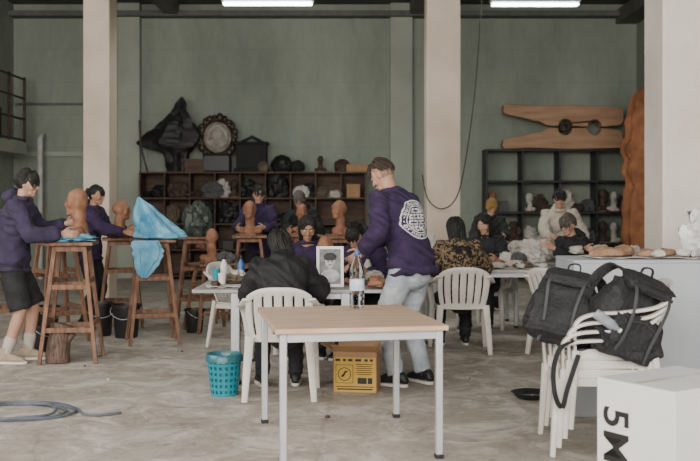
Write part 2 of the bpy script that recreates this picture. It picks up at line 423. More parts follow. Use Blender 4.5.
def bucket(loc,label,s=1):
    e=emp('bucket',loc,0,label,'bucket','black buckets')
    mk('bucket_body',G().lathe([(.0,.004),(.105,.0),(.11,.01),(.135,.30),(.146,.302),(.146,.325),(.134,.327),(.130,.30),(.104,.02),(0,.015)]),BLACKP,e)
    p=cat([(-.145,0,.30),(-.13,-.09,.24),(0,-.15,.19),(.13,-.09,.24),(.145,0,.30)],5); mk('handle',G().tube(p,.004,6),METW,e)
    e.scale=(s,s,s); return e
BK=bucket((-2.38,10.35,0),'black plastic bucket with wire handle on the floor',1.08)
clone(BK,(-2.70,10.5,0),.4); clone(BK,(-1.72,10.75,0),1,scale=.8); clone(BK,(-2.95,9.35,0),1,scale=.8); clone(BK,(-3.30,10.6,0),1,scale=.95)

def shelf(name,loc,w,h,d,cols,rows,m,label,t=.03,back=True):
    e=emp(name,loc,0,label,'shelf')
    for x in(-w/2+t/2,w/2-t/2): mk('side_panel',G().box((x,0,h/2),(t,d,h)),m,e,bev=.003)
    if back: mk('back_panel',G().box((0,d/2-.01,h/2),(w-2*t,.012,h)),m,e)
    for i in range(rows+1):
        z=t/2+.06+(h-t-.06)*i/rows
        mk('shelf_board',G().box((0,-.005,z),(w-2*t,d-.03,t)),m,e,bev=.003)
    for i in range(1,cols):
        x=-w/2+w*i/cols; mk('divider',G().box((x,0,h/2+.02),(t*.8,d-.04,h-.06)),m,e,bev=.003)
    return e
shelf('wooden_shelf',(-1.80,18.2,0),4.2,2.0,.5,9,4,SHELFW,'wide open wooden cubby shelf against the green wall, full of pieces')
shelf('steel_shelf',(3.88,18.2,0),2.75,2.42,.5,4,4,METD,'dark steel shelving holding clay and plaster pieces',t=.04,back=False)

# ---------------------------------------------------------------- human heads
def headfn(k):
    def f(q):
        x,y,z=q
        X=.076*x;Y=.096*y;Z=.118*z
        if z<0:
            X*=1-.34*(-z)**1.5
            if y<0: Y*=1-.35*(-z)
            else: Y*=1-.05*(-z)
        if y>0: Y*=1-.10*y*y*(1-abs(x))
        if z>0: X*=1+.04*z
        return V((X,Y,Z))*k
    return f
def head_geo(g,c,R,k):
    g.ell(c,(1,1,1),R,28,20,headfn(k))
    def e(p,r): g.ell(V(c)+R@(V(p)*k),tuple(a*k for a in r),R,12,8)
    g.tube([V(c)+R@(V(p)*k) for p in((0,.082,.025),(0,.096,-.005),(0,.106,-.026))],[.008*k,.009*k,.011*k],8)
    e((0,.097,-.030),(.016,.010,.008)); e((0,.080,.034),(.047,.009,.009)); e((0,.076,-.096),(.026,.018,.018))
    for s in(-1,1):
        e((s*.076,-.010,-.008),(.007,.018,.031)); e((s*.074,-.016,-.002),(.010,.010,.022)); e((s*.042,.062,-.03),(.022,.018,.022))
    e((0,.088,-.061),(.024,.011,.012)); e((0,.05,-.08),(.045,.03,.03))

def bust_mesh(seed=0,vox=.012):
    g=G(); head_geo(g,(0,0,.30),Matrix.Identity(3),1.0)
    g.tube([(0,-.02,.02),(0,-.02,.10),(0,-.012,.22)],[(.10,.085),(.060,.062),(.055,.058)],16)
    g.tube([(-.12,-.02,.045),(.12,-.02,.045)],[.045,.045],12)
    return fuse(g,vox,2,lambda p:.014*noise.noise(p*14+V((seed,0,0))))
BUSTM=[bust_mesh(seed=i*5) for i in range(4)]
nb=[0]
def bust(loc,rot,label,m=CLAY,s=1.0,name='clay_bust',group='clay portrait heads'):
    me=BUSTM[nb[0]%4].copy(); nb[0]+=1
    e=emp(name,loc,rot,label,'sculpture',group); e.scale=(s,s,s)
    mk('base_board',G().box((0,0,.011),(.26,.26,.022)),STANDW,e,bev=.003)
    o=fin('head',me,m,e,ang=180); o.location=(0,0,.018); return e

# ---------------------------------------------------------------- people
def ik(a,b,l1,l2,pole):
    d=b-a;D=d.length
    if D>(l1+l2)*.985: b=a+d*((l1+l2)*.985/D); d=b-a; D=d.length
    x=(l1*l1-l2*l2+D*D)/(2*D);h=math.sqrt(max(l1*l1-x*x,0));u=d.normalized();p=pole-u*pole.dot(u);p.normalize()
    return a+u*x+p*h,b
def hand_geo(g,W,d,th,n,k,curl=.5):
    d=d.normalized(); n=(n-d*n.dot(d)).normalized(); s=th-d*th.dot(d)-n*th.dot(n)
    s=s.normalized() if s.length>1e-3 else d.cross(n)
    g.tube([W-d*.02*k,W+d*.02*k,W+d*.06*k,W+d*.088*k],[(.026*k,.020*k),(.033*k,.016*k),(.040*k,.014*k),(.038*k,.011*k)],12,side=s)
    for i,(o,L) in enumerate(((.029,.070),(.010,.079),(-.010,.073),(-.028,.058))):
        p=W+d*(.085*k)+s*(o*k); a=curl*(.5+.12*i); pts=[p-d*.015*k,p];dd=d.copy()
        for f,ln in((.9,.45),(1.1,.32),(.8,.23)):
            dd=(Matrix.Rotation(a*f*.9,3,d.cross(n).normalized())@dd); p=p+dd*(L*ln*k)+s*(o*.04*k); pts.append(p)
        g.tube(pts,[.009*k,.0095*k,.009*k,.008*k,.0068*k],8)
    p=W+d*.02*k+s*.026*k; q=p+(d*.55+s*.75+n*.25).normalized()*.036*k; r=q+(d*.85+s*.35+n*.3).normalized()*.032*k; t=r+(d*.95+s*.05+n*.35).normalized()*.024*k
    g.tube([p-s*.01*k,p,q,r,t],[.014*k,.014*k,.011*k,.010*k,.008*k],8)

def person(label,loc,yaw,H=1.72,seat=None,lean=.1,hands=None,feet=None,head=(0,0),top=PURPLE,style='hoodie',bot=DARKP,shorts=False,hair=HAIRB,hs='short',skin=SKIN,shoe=SHOEB,fem=False,emblem=False,vox=.011,curl=.6,headlean=.6,socks=False):
    k=H/1.76; E=emp('person',(loc[0],loc[1],0),yaw,label,'person')
    IR=RZ(-yaw); hr=random.Random(int(abs(loc[0]*100)+loc[1]*10))
    def loc_(w): return IR@(V(w)-V((loc[0],loc[1],0)))
    pz=seat if seat else .915*k
    P=V((0,-.10*math.sin(lean) if not seat else -.02,pz-(.02 if (not seat and abs(lean)>.2) else 0)))
    L=.528*k; N=8; sp=[P.copy()];an=[lean*.5]
    for i in range(N):
        t=(i+.5)/N; a=lean*(.55+.6*t); sp.append(sp[-1]+V((0,math.sin(a),math.cos(a)))*(L/N)); an.append(a)
    def S(t):
        if t<=0: a=an[0]; return sp[0]+V((0,math.sin(a),math.cos(a)))*(t*L)
        if t>=1: a=an[-1]; return sp[-1]+V((0,math.sin(a),math.cos(a)))*((t-1)*L)
        i=min(int(t*N),N-1); return sp[i].lerp(sp[i+1],t*N-i)
    ns=.92 if fem else 1.0
    TR=[(-.14,.12,.09),(0,.165,.115),(.15,.158,.112),(.32,.140,.098),(.5,.142,.10),(.7,.162,.115),(.86,.172,.108),(.97,.145,.085),(1.04,.085,.068),(1.09,.060,.060)]
    def torso(g,o,t0=-.14,t1=1.09,ob=None,n=24):
        q=[(t,a,b) for t,a,b in TR if t0<=t<=t1]
        if q[0][0]>t0: q=[(t0,q[0][1],q[0][2])]+q
        q=cat(q,3); ob=o if ob is None else ob
        g.tube([S(t) for t,a,b in q],[((a*ns+o)*k,(b+ob)*k) for t,a,b in q],n,side=(1,0,0),sq=.88)
    NB=S(1.08)
    ha=lean*headlean+head[1]*.5
    HC=NB+V((0,math.sin(ha),math.cos(ha)))*(.150*k)+V((0,.022*k,0))
    HR=RZ(head[0])@RX(-head[1]-lean*.3)
    sh=[];el=[];wr=[];hip=[];kn=[];ank=[];fd=[]
    if hands is None: hands=[None,None]
    for i,sx in enumerate((-1,1)):
        s=S(.955)+V((sx*.172*k*ns,0,0)); 
        if hands[i] is None: w=s+V((sx*.08,.12,-.5*k))
        else: w=loc_(hands[i])
        ee,w=ik(s,w,.295*k,.262*k,V((sx*.55,-.35,-1)))
        sh.append(s);el.append(ee);wr.append(w)
        h=P+V((sx*.088*k,0,-.01))
        if feet is not None: ft=V((feet[i][0],feet[i][1],.085*k)); fa=feet[i][2] if len(feet[i])>2 else -sx*.15
        elif seat: ft=V((sx*.13,.36,.085*k)); fa=-sx*.12
        else: ft=V((sx*.11,-.01,.085*k)); fa=-sx*.18
        kk,ft2=ik(h,ft,.43*k,.425*k,V((sx*.12,1,.25 if seat else 0)))
        hip.append(h);kn.append(kk);ank.append(ft);fd.append(fa)
    g=G(); torso(g,0)
    g.tube([S(1.0),NB,HC+HR@V((0,-.012*k,-.06*k))],[.062*k*(.9 if fem else 1),.054*k*(.88 if fem else 1),.052*k],14)
    head_geo(g,HC,HR,k)
    for i,sx in enumerate((-1,1)):
        g.tube([S(.93)+V((sx*.09*k,0,0)),sh[i],sh[i].lerp(el[i],.45),el[i]],[.05*k,.052*k,.045*k,.037*k],12)
        g.tube([el[i],el[i].lerp(wr[i],.35),wr[i]],[.038*k,.039*k,.026*k],12)
        g.tube([hip[i],hip[i].lerp(kn[i],.4),kn[i]],[.088*k,.078*k,.055*k],14)
        g.tube([kn[i],kn[i].lerp(ank[i],.35),ank[i]],[.054*k,.055*k,.036*k],14)
        f=V((-math.sin(fd[i]),math.cos(fd[i]),0))
        g.tube([ank[i]+V((0,0,-.03*k))-f*.04*k,ank[i]+V((0,0,-.04*k))+f*.08*k,ank[i]+V((0,0,-.052*k))+f*.15*k],[.033*k,.03*k,.02*k],10)
        d=(wr[i]-el[i]).normalized()
        hand_geo(g,wr[i]+d*.01,(d+V((0,.25,-.1))).normalized(),V((0,.1,1)),V((-sx,.0,-.3)),k,curl)
    fin('body',fuse(g,vox*.8,1),skin,E,ang=180)
    for sx in(-1,1):
        g=G(); c=HC+HR@(V((sx*.031,.0805,.012))*k); g.ell(c,(.012*k,.007*k,.0055*k),HR,10,8); g.m=1; g.ell(HC+HR@(V((sx*.031,.0855,.012))*k),(.0055*k,.004*k,.005*k),HR,8,6)
        mk('eye',g,[EYEW,EYED],E,ang=180)
        g=G(); g.tube([HC+HR@(V(p)*k) for p in((sx*.014,.089,.030),(sx*.032,.086,.036),(sx*.05,.073,.030))],[(.004*k,.003*k)]*3,6); mk('eyebrow',g,hair,E)
    g=G(); g.tube([HC+HR@(V(p)*k) for p in((-.021,.089,-.060),(0,.0985,-.059),(.021,.089,-.060))],[.004*k,.006*k,.004*k],8); mk('lips',g,LIP,E)
    HFN=headfn(k)
    def hline(y,f0,bk):
        t=max(0,min(1,(y+.35)/.95)); t=t*t*(3-2*t); return bk+(f0-bk)*t
    def cap(g,lift,f0,bk,am=.02):
        def fn(q):
            keep=max(0,min(1,(q.z-hline(q.y,f0,bk))/.30+.15))
            b=HFN(q); r=.92+(lift-.92)*keep+am*keep*noise.noise(q*6+V((loc[0],loc[1],0)))
            return b*r
        g.ell(HC,(1,1,1),HR,44,34,fn)
    def locks(g,n,f0,bk,steps,lift,rad,fall=0,wild=.35):
        c=0
        while c<n:
            q=V((hr.gauss(0,1),hr.gauss(0,1),hr.gauss(0,1))).normalized()
            if q.z<hline(q.y,f0,bk)+.06: continue
            c+=1; pts=[];part=1 if q.x>0 else -1
            base_dir=V((part*.75,-.35,-.65)) if fall else V((hr.choice((-1,1))*.15,.55 if q.y>.2 else -.75,-.35))
            bd=base_dir+V((hr.uniform(-1,1),hr.uniform(-1,1),hr.uniform(-1,1)))*wild
            lf=lift*hr.uniform(.96,1.06)
            for s_ in range(steps):
                pts.append(HC+HR@(HFN(q)*(1.0 if s_==0 else lf)))
                t=bd-q*bd.dot(q)
                q=(q+t.normalized()*.22).normalized()
                if q.z<-.25 and not fall: break
                if fall and (q.y>.25 and q.z<.35): bd=V((part,-1,-.2))
                if fall and q.z<-.1: break
            if fall:
                ln=fall*hr.uniform(.7,1.05); m_=5; p=pts[-1].copy(); yv=RZ(head[0])@V((0,-1,0)); xv=RZ(head[0])@V((1,0,0)); off=(p-HC)
                sxx=off.dot(xv)
                for j in range(m_):
                    p=p+V((0,0,-ln/m_))+yv*(.012*k)+xv*(-.06*sxx)+V((hr.uniform(-1,1),hr.uniform(-1,1),0))*.008
                    yb=S(max(.4,1-(S(1.0).z-p.z)/L)).y
                    if p.z<S(1.0).z and p.y>yb-.14*k: p.y=yb-(.15+hr.uniform(0,.03))*k
                    pts.append(p.copy())
            if len(pts)<3: continue
            r_=rad*hr.uniform(.7,1.3)*k; rr=[r_*(.6+.4*math.sin(math.pi*min(1,.25+.75*i/(len(pts)-1)))) for i in range(len(pts))]; rr[-1]=r_*.3
            g.tube(pts,rr,5)
    if hs=='fade':
        g=G(); cap(g,1.03,.55,-.55,am=.0); mk('clipped_hair',g,STUB,E,ang=180)
        g=G(); cap(g,1.09,.48,.34,am=.03); locks(g,230,.50,.34,4,1.13,.008); mk('hair',g,hair,E,ang=180)
    else:
        g=G(); cap(g,1.07,.50,-.62,am=.05)
        if hs=='short': locks(g,260,.50,-.58,5,1.12,.0085)
        elif hs=='bun':
            locks(g,200,.52,-.55,5,1.09,.007,wild=.15)
            g.ell(HC+HR@(V((0,-.115,.03))*k),(.036*k,.032*k,.038*k),HR,14,10)
            lc=HC+HR@(V((0,-.115,.03))*k)
            for j in range(10):
                a=j*math.pi/5; g.tube([lc+HR@V((math.cos(a+t*.5)*.034*k,-.012+.01*t,math.sin(a+t*.5)*.036*k)) for t in range(4)],.008*k,5)
        else:
            ln={'bob':.15,'long':.28}[hs]
            q=[(0,-.03,.02,.066,.055),(0,-.06,-.06,.078,.046),(0,-.078,-.06-ln*.5,.078,.038),(0,-.098,-.06-ln*.9,.055,.022)]
            q=cat(q,4); Rr=RZ(head[0])@RX(-lean*.4); g.tube([HC+Rr@(V(p[:3])*k) for p in q],[(p[3]*k,p[4]*k) for p in q],18,side=Rr@V((1,0,0)))
            locks(g,300,.50,-.5,7,1.11,.0085,fall=ln,wild=.25)
        mk('hair',g,hair,E,ang=180)
    puf=style in('puffer','coat'); o=.058 if style=='puffer' else (.042 if style=='coat' else .030)
    g=G(); hem=-.16 if not seat else -.04
    if style=='puffer': hem=-.16
    q=[(t,a,b) for t,a,b in TR if hem<t<=1.045]; q=[(hem,.160,.115),(hem+.03,.172,.125),(hem+.07,.180,.132)]+q; q=cat(q,3)
    g.tube([S(t) for t,a,b in q],[((a*ns+o)*k,(b+o)*k) for t,a,b in q],26,side=(1,0,0),sq=.88,cap='f')
    so=.036 if puf else .022
    for i,sx in enumerate((-1,1)):
        w=wr[i]; e_=el[i]; s=sh[i]; w2=e_.lerp(w,.95)
        g.tube([S(.92)+V((sx*.08*k,0,0)),s,s.lerp(e_,.5),e_],[.062*k+so*.6,.062*k+so,.052*k+so,.047*k+so],16)
        g.tube([e_,e_.lerp(w,.3),e_.lerp(w,.75),e_.lerp(w,.86),w2],[.047*k+so,.046*k+so,.038*k+so,.036*k+so,.029*k+so*.5],16,cap='f')
    if style in('hoodie','puffer'):
        g.tube([HC.lerp(NB,1.05)+V((0,-.11*k,.03)),HC.lerp(NB,1.0)+V((0,-.075*k,.055))],[(.10*k,.05*k),(.085*k,.04*k)],14,side=(1,0,0))
    rg=[]
    for j in range(20):
        th=2*math.pi*j/20; rg.append(NB+V((math.cos(th)*.070*k,math.sin(th)*.072*k+.004,(.008+.012*-math.sin(th))*k)))
    g.tube(rg,.018*k if not puf else .028*k,8,closed=True)
    def dsp(p):
        q=V((p.x*7,p.y*7,p.z*13)); w=.014*noise.noise(q)+.012*(1-abs(noise.noise(V((p.x*5+9,p.y*5,p.z*13+p.x*10))))*2.4)
        return w
    jk=fuse(g,vox,3,dsp)
    bv=BVHTree.FromPolygons([v.co.copy() for v in jk.vertices],[tuple(p.vertices) for p in jk.polygons])
    nm={'hoodie':'hooded_sweatshirt','puffer':'padded_coat','coat':'coat','jacket':'jacket'}[style]
    fin(nm,jk,top,E,ang=180)
    if emblem:
        c=S(.66)+V((.01,0,0)); rr=.155*k; n=90; vs={};vl=[];fs=[]
        up=(S(.8)-S(.5)).normalized()
        def hsh(a,b): h=math.sin(a*12.9898+b*78.233)*43758.5; return h-math.floor(h)
        def inside(u,v):
            r=math.hypot(u,v); th=math.atan2(v,u)
            if r>1: return False
            if r>.94: return True
            if .72<=r<=.93:
                if r<.76: return False
                if r>.90: return False
                a=(th/(2*math.pi))*24; fr=a%1; ix=int(a//1)
                if ix in(0,-1,11,-12): return .3<fr<.7 and .80<r<.86
                if fr<.26: return False
                h=hsh(ix,0); rad=(r-.76)/.14
                if h<.33: return not(.35<rad<.65 and .45<fr<.8)
                if h<.66: return not(.3<rad and .5<fr<.78)
                return fr<.55 or rad<.3
            if .66<r<.72: return True
            if r<=.62:
                # rows of heavy block strokes
                row=int((v+.62)//.30); fv=((v+.62)%.30)/.30; cu_=int((u+.62)//.27); fu=((u+.62)%.27)/.27
                if fv<.16 or fu<.16: return False
                h=hsh(row+3,cu_+5); a_=(fu-.16)/.84; b_=(fv-.16)/.84
                if h<.25: return a_<.38 or b_>.62 or (b_<.3)
                if h<.5: return .3<a_<.7 or b_<.3 or b_>.8
                if h<.75: return a_<.35 or a_>.65 or .35<b_<.65
                return b_>.68 or a_>.62 or b_<.25
            return False
        def gp(i,j):
            if (i,j) in vs: return vs[(i,j)]
            p=c+V((1,0,0))*((i/n*2-1)*rr)+up*((j/n*2-1)*rr)
            hit,_nn,_,_=bv.ray_cast(p+V((0,-.5,0)),V((0,1,0)))
            if hit is None: return None
            vs[(i,j)]=len(vl); vl.append(hit+V((0,-.004,0))); return vs[(i,j)]
        for i in range(n):
            for j in range(n):
                if inside((i+.5)/n*2-1,(j+.5)/n*2-1):
                    q=[gp(i,j),gp(i+1,j),gp(i+1,j+1),gp(i,j+1)]
                    if None not in q: fs.append(q)
        me=bpy.data.meshes.new('emblem'); me.from_pydata([tuple(p) for p in vl],[],fs)
        fin('emblem',me,mat('white_print',(.66,.64,.66),.7,var=.05,bump=0),E,smooth=False,label='round white printed emblem with ringed lettering')
    g=G(); torso(g,.016,-.16,.16)
    for i,sx in enumerate((-1,1)):
        if shorts:
            kk=hip[i].lerp(kn[i],1.0); g.tube([hip[i],hip[i].lerp(kn[i],.4),kk],[.105*k,.108*k,.105*k],16,cap='f')
        else:
            g.tube([hip[i],hip[i].lerp(kn[i],.4),kn[i]],[.100*k,.094*k,.074*k],16)
            e_=kn[i].lerp(ank[i],.99)
            g.tube([kn[i],kn[i].lerp(ank[i],.35),e_],[.074*k,.071*k,.062*k],16,cap='f')
    tr=fuse(g,vox,3,lambda p:.010*noise.noise(V((p.x*9,p.y*9,p.z*13)))+.006*noise.noise(V((p.x*6,p.y*6,p.z*30))))
    fin('shorts' if shorts else 'trousers',tr,bot,E,ang=180)
    for i in range(2):
        f=V((-math.sin(fd[i]),math.cos(fd[i]),0)); s=V((f.y,-f.x,0)); b=V((ank[i].x,ank[i].y,0))
        g=G(); q=cat([(-.075,.032,.028),(-.05,.037,.046),(-.01,.039,.050),(.05,.042,.040),(.11,.045,.028),(.155,.038,.020),(.175,.022,.012)],4)
        g.tube([b+f*(p[0]*k)+V((0,0,.022+p[2]*k)) for p in q],[(p[1]*k,p[2]*k) for p in q],16,side=s,sq=.8)
        g.tube([b+V((0,0,.06*k)),b+V((0,0,(.115 if not socks else .15)*k))],[.047*k,.049*k],14,cap='f')
        so_=mk('shoe',g,shoe,E)
        g=G(); q=cat([(-.085,.024),(-.06,.038),(0,.040),(.06,.046),(.12,.049),(.165,.036),(.185,.018)],4)
        g.tube([b+f*(p[0]*k)+V((0,0,.0145)) for p in q],[(p[1]*k,.0145) for p in q],14,side=s,sq=.6)
        mk('sole',g,SOLE,so_)
        if socks:
            a_=ank[i]; t_=ank[i].lerp(kn[i],.32); g=G(); g.tube([a_,a_.lerp(t_,.5),t_],[.046*k,.050*k,.057*k],14); mk('sock',g,SOCK,E)
    return E

person('standing person in purple jacket with round emblem, leaning over the table',(.46,7.66),math.radians(47),1.87,lean=.42,
  hands=[(.10,7.62,1.06),(.10,8.05,1.02)],feet=[(-.13,.02,.25),(.13,-.05,-.2)],head=(.15,.45),top=PURPLE,style='jacket',bot=JEANS,hair=HAIRN,hs='fade',skin=SKIN,emblem=True,vox=.008,curl=.9)
person('standing person in purple hoodie and black shorts modelling a clay head',(-3.02,8.75),math.radians(-84),1.74,lean=.16,
  hands=[(-2.62,8.98,1.24),(-2.56,8.62,1.16)],feet=[(-.10,.10),(.12,-.05)],head=(0,.15),top=PURPLE2,style='hoodie',bot=BLACKC,shorts=True,shoe=SHOEW,vox=.009,socks=True)
person('woman in purple sweatshirt with tied dark hair at a modelling stand',(-3.0,11.2),math.radians(-100),1.64,lean=.12,hands=[(-2.6,11.35,1.12),(-2.55,11.0,1.10)],head=(0,.1),hs='bun',fem=True,skin=SKIN2)
person('seated person in loose black coat with dark hair, back turned',(-.50,7.28),.16,1.64,seat=.51,lean=.50,hands=[(-.78,7.80,.80),(-.25,7.84,.80)],head=(.45,.40),top=PUFF,style='puffer',hs='bob',fem=True,vox=.009)
person('seated person in purple with dark hair bending over the table',(-.40,9.38),math.pi,1.70,seat=.53,lean=.32,hands=[(-.2,8.85,.82),(-.6,8.85,.82)],head=(.1,.35),hs='bob',skin=SKIN2)
person('seated person in purple bent low over the work table',(.22,9.18),math.radians(150),1.70,seat=.53,lean=.6,hands=[(.15,8.6,.82),(-.05,8.72,.82)],head=(.1,.3),top=PURPLE)
person('seated person in leopard-print coat with long black hair, back turned',(1.07,9.45),.1,1.66,seat=.53,lean=.34,hands=[(.9,9.95,.82),(1.35,9.95,.82)],head=(.3,.3),top=LEOP,style='coat',hair=HAIRB,hs='long',fem=True)
person('seated person in black with long dark hair behind the table',(1.6,11.15),math.radians(150),1.68,seat=.53,lean=.25,hands=[(1.6,10.6,.82),(1.25,10.65,.82)],head=(-.1,.35),top=BLACKC,hs='long',fem=True)
person('person in cream hooded sweatshirt bending over a plaster piece',(2.68,12.5),math.radians(172),1.66,lean=.44,hands=[(2.92,12.05,1.0),(2.5,12.02,1.0)],head=(0,.0),top=CREAM,hs='short')
person('seated person in black with short grey hair holding a white piece',(2.46,10.6),math.radians(125),1.66,seat=.53,lean=.18,hands=[(2.15,10.25,.95),(2.50,10.12,.95)],head=(.1,.3),top=BLACKC,hair=HAIRG,skin=SKIN,hs='short')
person('person in purple sweatshirt standing behind a clay head',(-1.18,12.65),math.pi,1.66,lean=.1,hands=[(-1.08,12.25,1.12),(-1.42,12.25,1.12)],head=(.2,.2),top=PURPLE,hs='bun',fem=True)
person('person in dark sweatshirt looking down at a modelling stand',(-.62,13.05),math.radians(165),1.64,lean=.35,hands=[(-.5,12.6,1.08),(-.8,12.6,1.08)],head=(.1,.3),top=BLACKC,skin=SKIN2,hair=HAIRG)
person('person in black sweatshirt standing by the long table',(1.85,13.0),math.radians(190),1.52,lean=.25,hands=[(2.0,12.6,1.0),(1.7,12.6,1.0)],head=(0,.2),top=BLACKC,hair=mat('sandy_hair',(.30,.17,.05),.6,var=.4))

# ---------------------------------------------------------------- clay heads and wrapped pieces
bust((-2.49,8.88,1.095),math.radians(100),'brown clay head on the stand with blue plastic',s=1.08)
bust((-2.66,11.3,1.026),-1.4,'brown clay head worked on by the woman in purple')
bust((-3.62,10.4,1.08),-.4,'small brown clay head on a stand',CLAYD,.7)
bust((-1.25,12.1,1.026),2.9,'terracotta clay head in front of a person in purple')
bust((-.62,12.5,1.026),2.8,'clay head in front of a person in dark clothes',CLAY,.9)
bust((-.13,11.9,1.026),2.2,'brown clay head on a wooden stand')
bust((-1.55,10.9,.756),.4,'small clay head on a low stand',CLAY,.9)
bust((-.22,8.62,.75),.3,'brown clay head standing on the work table',CLAY,.9)
def drape(name,prof,n,amp,m,loc,rot,label,cat_,seed=0,group=None,flat=False,K=56):
    P=cat(prof,7);g=G();vs=[];fs=[]
    for z,rx,ry,ox,oy in P:
        for k in range(K):
            th=2*math.pi*k/K
            f=1+amp*math.sin(n*th+seed+3*noise.noise(V((math.cos(th),math.sin(th),z*2+seed))))+amp*1.3*noise.noise(V((math.cos(th)*2.2,math.sin(th)*2.2,z*5+seed)))
            f+=amp*1.2*(.3-abs(noise.noise(V((math.cos(th)*3.5+seed,math.sin(th)*3.5,z*11)))))
            vs.append((ox+max(rx,.004)*f*math.cos(th),oy+max(ry,.004)*f*math.sin(th),z))
    m_=len(P)
    for i in range(m_-1):
        for k in range(K): fs.append((i*K+k,i*K+(k+1)%K,(i+1)*K+(k+1)%K,(i+1)*K+k))
    fs.append(list(range(K))[::-1]); fs.append([(m_-1)*K+k for k in range(K)])
    g.add(vs,fs); return solo(mk(name,g,m,ang=22 if flat else 50),loc,rot,label,cat_,group)
def crumple(name,loc,dims,m,label,cat_,seed,rot=0,group=None,amp=.35):
    def fn(q):
        s_=V((seed*3.1,seed*1.7,0))
        f=1+amp*(.5-2.0*abs(noise.noise(q*1.7+s_)))+amp*.6*(.3-1.6*abs(noise.noise(q*3.9+s_)))+amp*.3*noise.noise(q*8+s_)
        return V((q.x*dims[0]*f,q.y*dims[1]*f,q.z*dims[2]*f))
    g=G(); g.ell((0,0,0),(1,1,1),None,30,20,fn); me=mesh_of(g,name)
    zs=sorted(v.co.z for v in me.vertices); cut=zs[0]*.62
    for v in me.vertices:
        if v.co.z<cut: v.co.z=cut
        v.co.z-=cut
    return solo(fin(name,me,m,ang=18),loc,rot,label,cat_,group)
prof=[(0,.10,.12,.0,0),(.012,.22,.19,0.02,0),(.04,.23,.19,.02,0),(.09,.215,.17,.0,0),(.17,.17,.13,-.05,0),(.25,.12,.09,-.10,0),(.33,.075,.05,-.15,0),(.40,.03,.02,-.19,0),(.43,.008,.008,-.20,0)]
drape('plastic_wrapped_sculpture',prof,6,.26,BLUEP,(-1.97,10.0,1.062),0,'peaked piece wrapped in light blue plastic sheet on a stand','sculpture',1,flat=True,K=44)
drape('plastic_sheet',[(0,.02,.015,-.03,0),(.05,.06,.025,-.03,0),(.15,.10,.03,.0,0),(.27,.12,.035,.02,.0),(.36,.11,.04,.0,.0),(.375,.05,.03,0,.0)],7,.34,BLUEP,(-2.03,9.74,.68),0,'loose light blue plastic sheet hanging in front of the stand','plastic sheet',3,flat=True,K=40)
crumple('plastic_sheet',(-2.57,8.80,1.080),(.25,.20,.045),BLUEP,'crumpled blue plastic sheet lying on the modelling stand','plastic sheet',5)
crumple('plastic_sheet',(-3.03,10.08,1.080),(.22,.19,.05),BLUEP,'crumpled blue plastic sheet on an unused stand','plastic sheet',8)
crumple('cloth_piece',(-1.84,11.7,1.026),(.17,.15,.24),mat('dark_green_polythene',(.035,.045,.037),.5,bump=.4,bscale=12),'piece wrapped in dark green plastic on a stand','sculpture',2,amp=.25)
for i,(x,y,z,s,mm) in enumerate(((.2,12.3,.80,1,BINBAG),(.62,12.35,.80,.8,CLAYD),(1.0,12.3,.80,.7,PLAST))):
    crumple('wrapped_sculpture',(x,y,z),(.16*s,.14*s,.2*s),mm,['black','brown','white'][i]+' wrapped piece on the table by the pillar','sculpture',i+11,amp=.25)
crumple('cloth_piece',(-1.4,10.9,.756),(.12,.1,.07),GREYC,'grey rag lying on the low stand','cloth',21)

drape('shrouded_sculpture',[(0,.16,.14,0.05,0),(.16,.18,.15,.05,0),(.34,.24,.16,.05,0),(.45,.42,.2,-.04,0),(.56,.50,.2,-.06,0),(.70,.44,.18,.0,0),(.85,.34,.16,.05,0),(1.0,.24,.14,.08,0),(1.15,.13,.1,.10,0),(1.28,.09,.06,.13,0),(1.40,.02,.02,.14,0)],5,.20,BINBAG,(-3.28,18.15,2.0),0,'tall figure shrouded in black plastic on the shelf top','sculpture',4,flat=True,K=30)
solo(mk('dark_stick',G().tube([(-.15,0,0),(-.28,0,.5),(-.30,0,.95)],.018,8),CLAYD),(-3.62,18.1,2.0),0,'dark stick standing beside the shrouded figure','stick')
e=emp('round_plaque',(-2.48,18.18,2.32),0,'round ornate plaque with dark rim and pale relief centre','plaque')
g=G(); ringp=[(math.cos(t*math.pi/20)*.31,0,.33+math.sin(t*math.pi/20)*.34) for t in range(40)]; g.tube(ringp,[.055]*40,10,closed=True)
for t in range(22): a=t*math.pi/11; g.ell((math.cos(a)*.34,-.03,.33+math.sin(a)*.37),(.05+.02*(t%2),.05,.05+.02*(t%3)),None,10,8)
mk('rim',g,mat('dark_bronze',(.05,.035,.025),.4,metal=.3,var=.4),e)
g=G(); g.ell((0,.01,.33),(.29,.03,.32)); mk('disc',g,mat('pale_relief',(.12,.10,.085),.6,scale=9,c2=(.30,.25,.20),bump=.5,bscale=12),e)
g=G(); g.ell((0,-.03,.40),(.10,.05,.13)); g.ell((0,-.03,.22),(.17,.05,.09)); g.tube([(-.19,-.02,.28),(-.16,-.02,.42),(-.05,-.02,.54),(.05,-.02,.54),(.16,-.02,.42),(.19,-.02,.28)],.03,8); g.tube([(-.16,-.02,.24),(0,-.03,.10),(.16,-.02,.24)],.035,8); mk('relief',g,mat('stone_relief',(.36,.33,.29),.8,var=.3,bump=.4),e)
g=G(); g.box((0,0,-.16),(.5,.3,.31)); mk('plinth',g,BLACKP,e,bev=.02)
e=emp('display_case',(-1.83,18.15,2.0),0,'black carved case with small crest on the shelf top','case')
g=G(); g.box((0,0,.27),(.56,.32,.54)); g.box((0,-.02,.03),(.64,.38,.06)); g.box((0,-.02,.53),(.64,.38,.05)); mk('case_body',g,mat('matt_black',(.012,.012,.012),.8),e,bev=.02)
g=G(); g.tube([(-.2,0,.55),(0,0,.66),(.2,0,.55)],.03,10); mk('crest',g,BLACKC,e)
def ballish(loc,r,m,label,seed=0,name='wrapped_bundle'):
    return crumple(name,loc,(r*1.1,r,r*1.05),m,label,'bundle',seed,amp=.22)
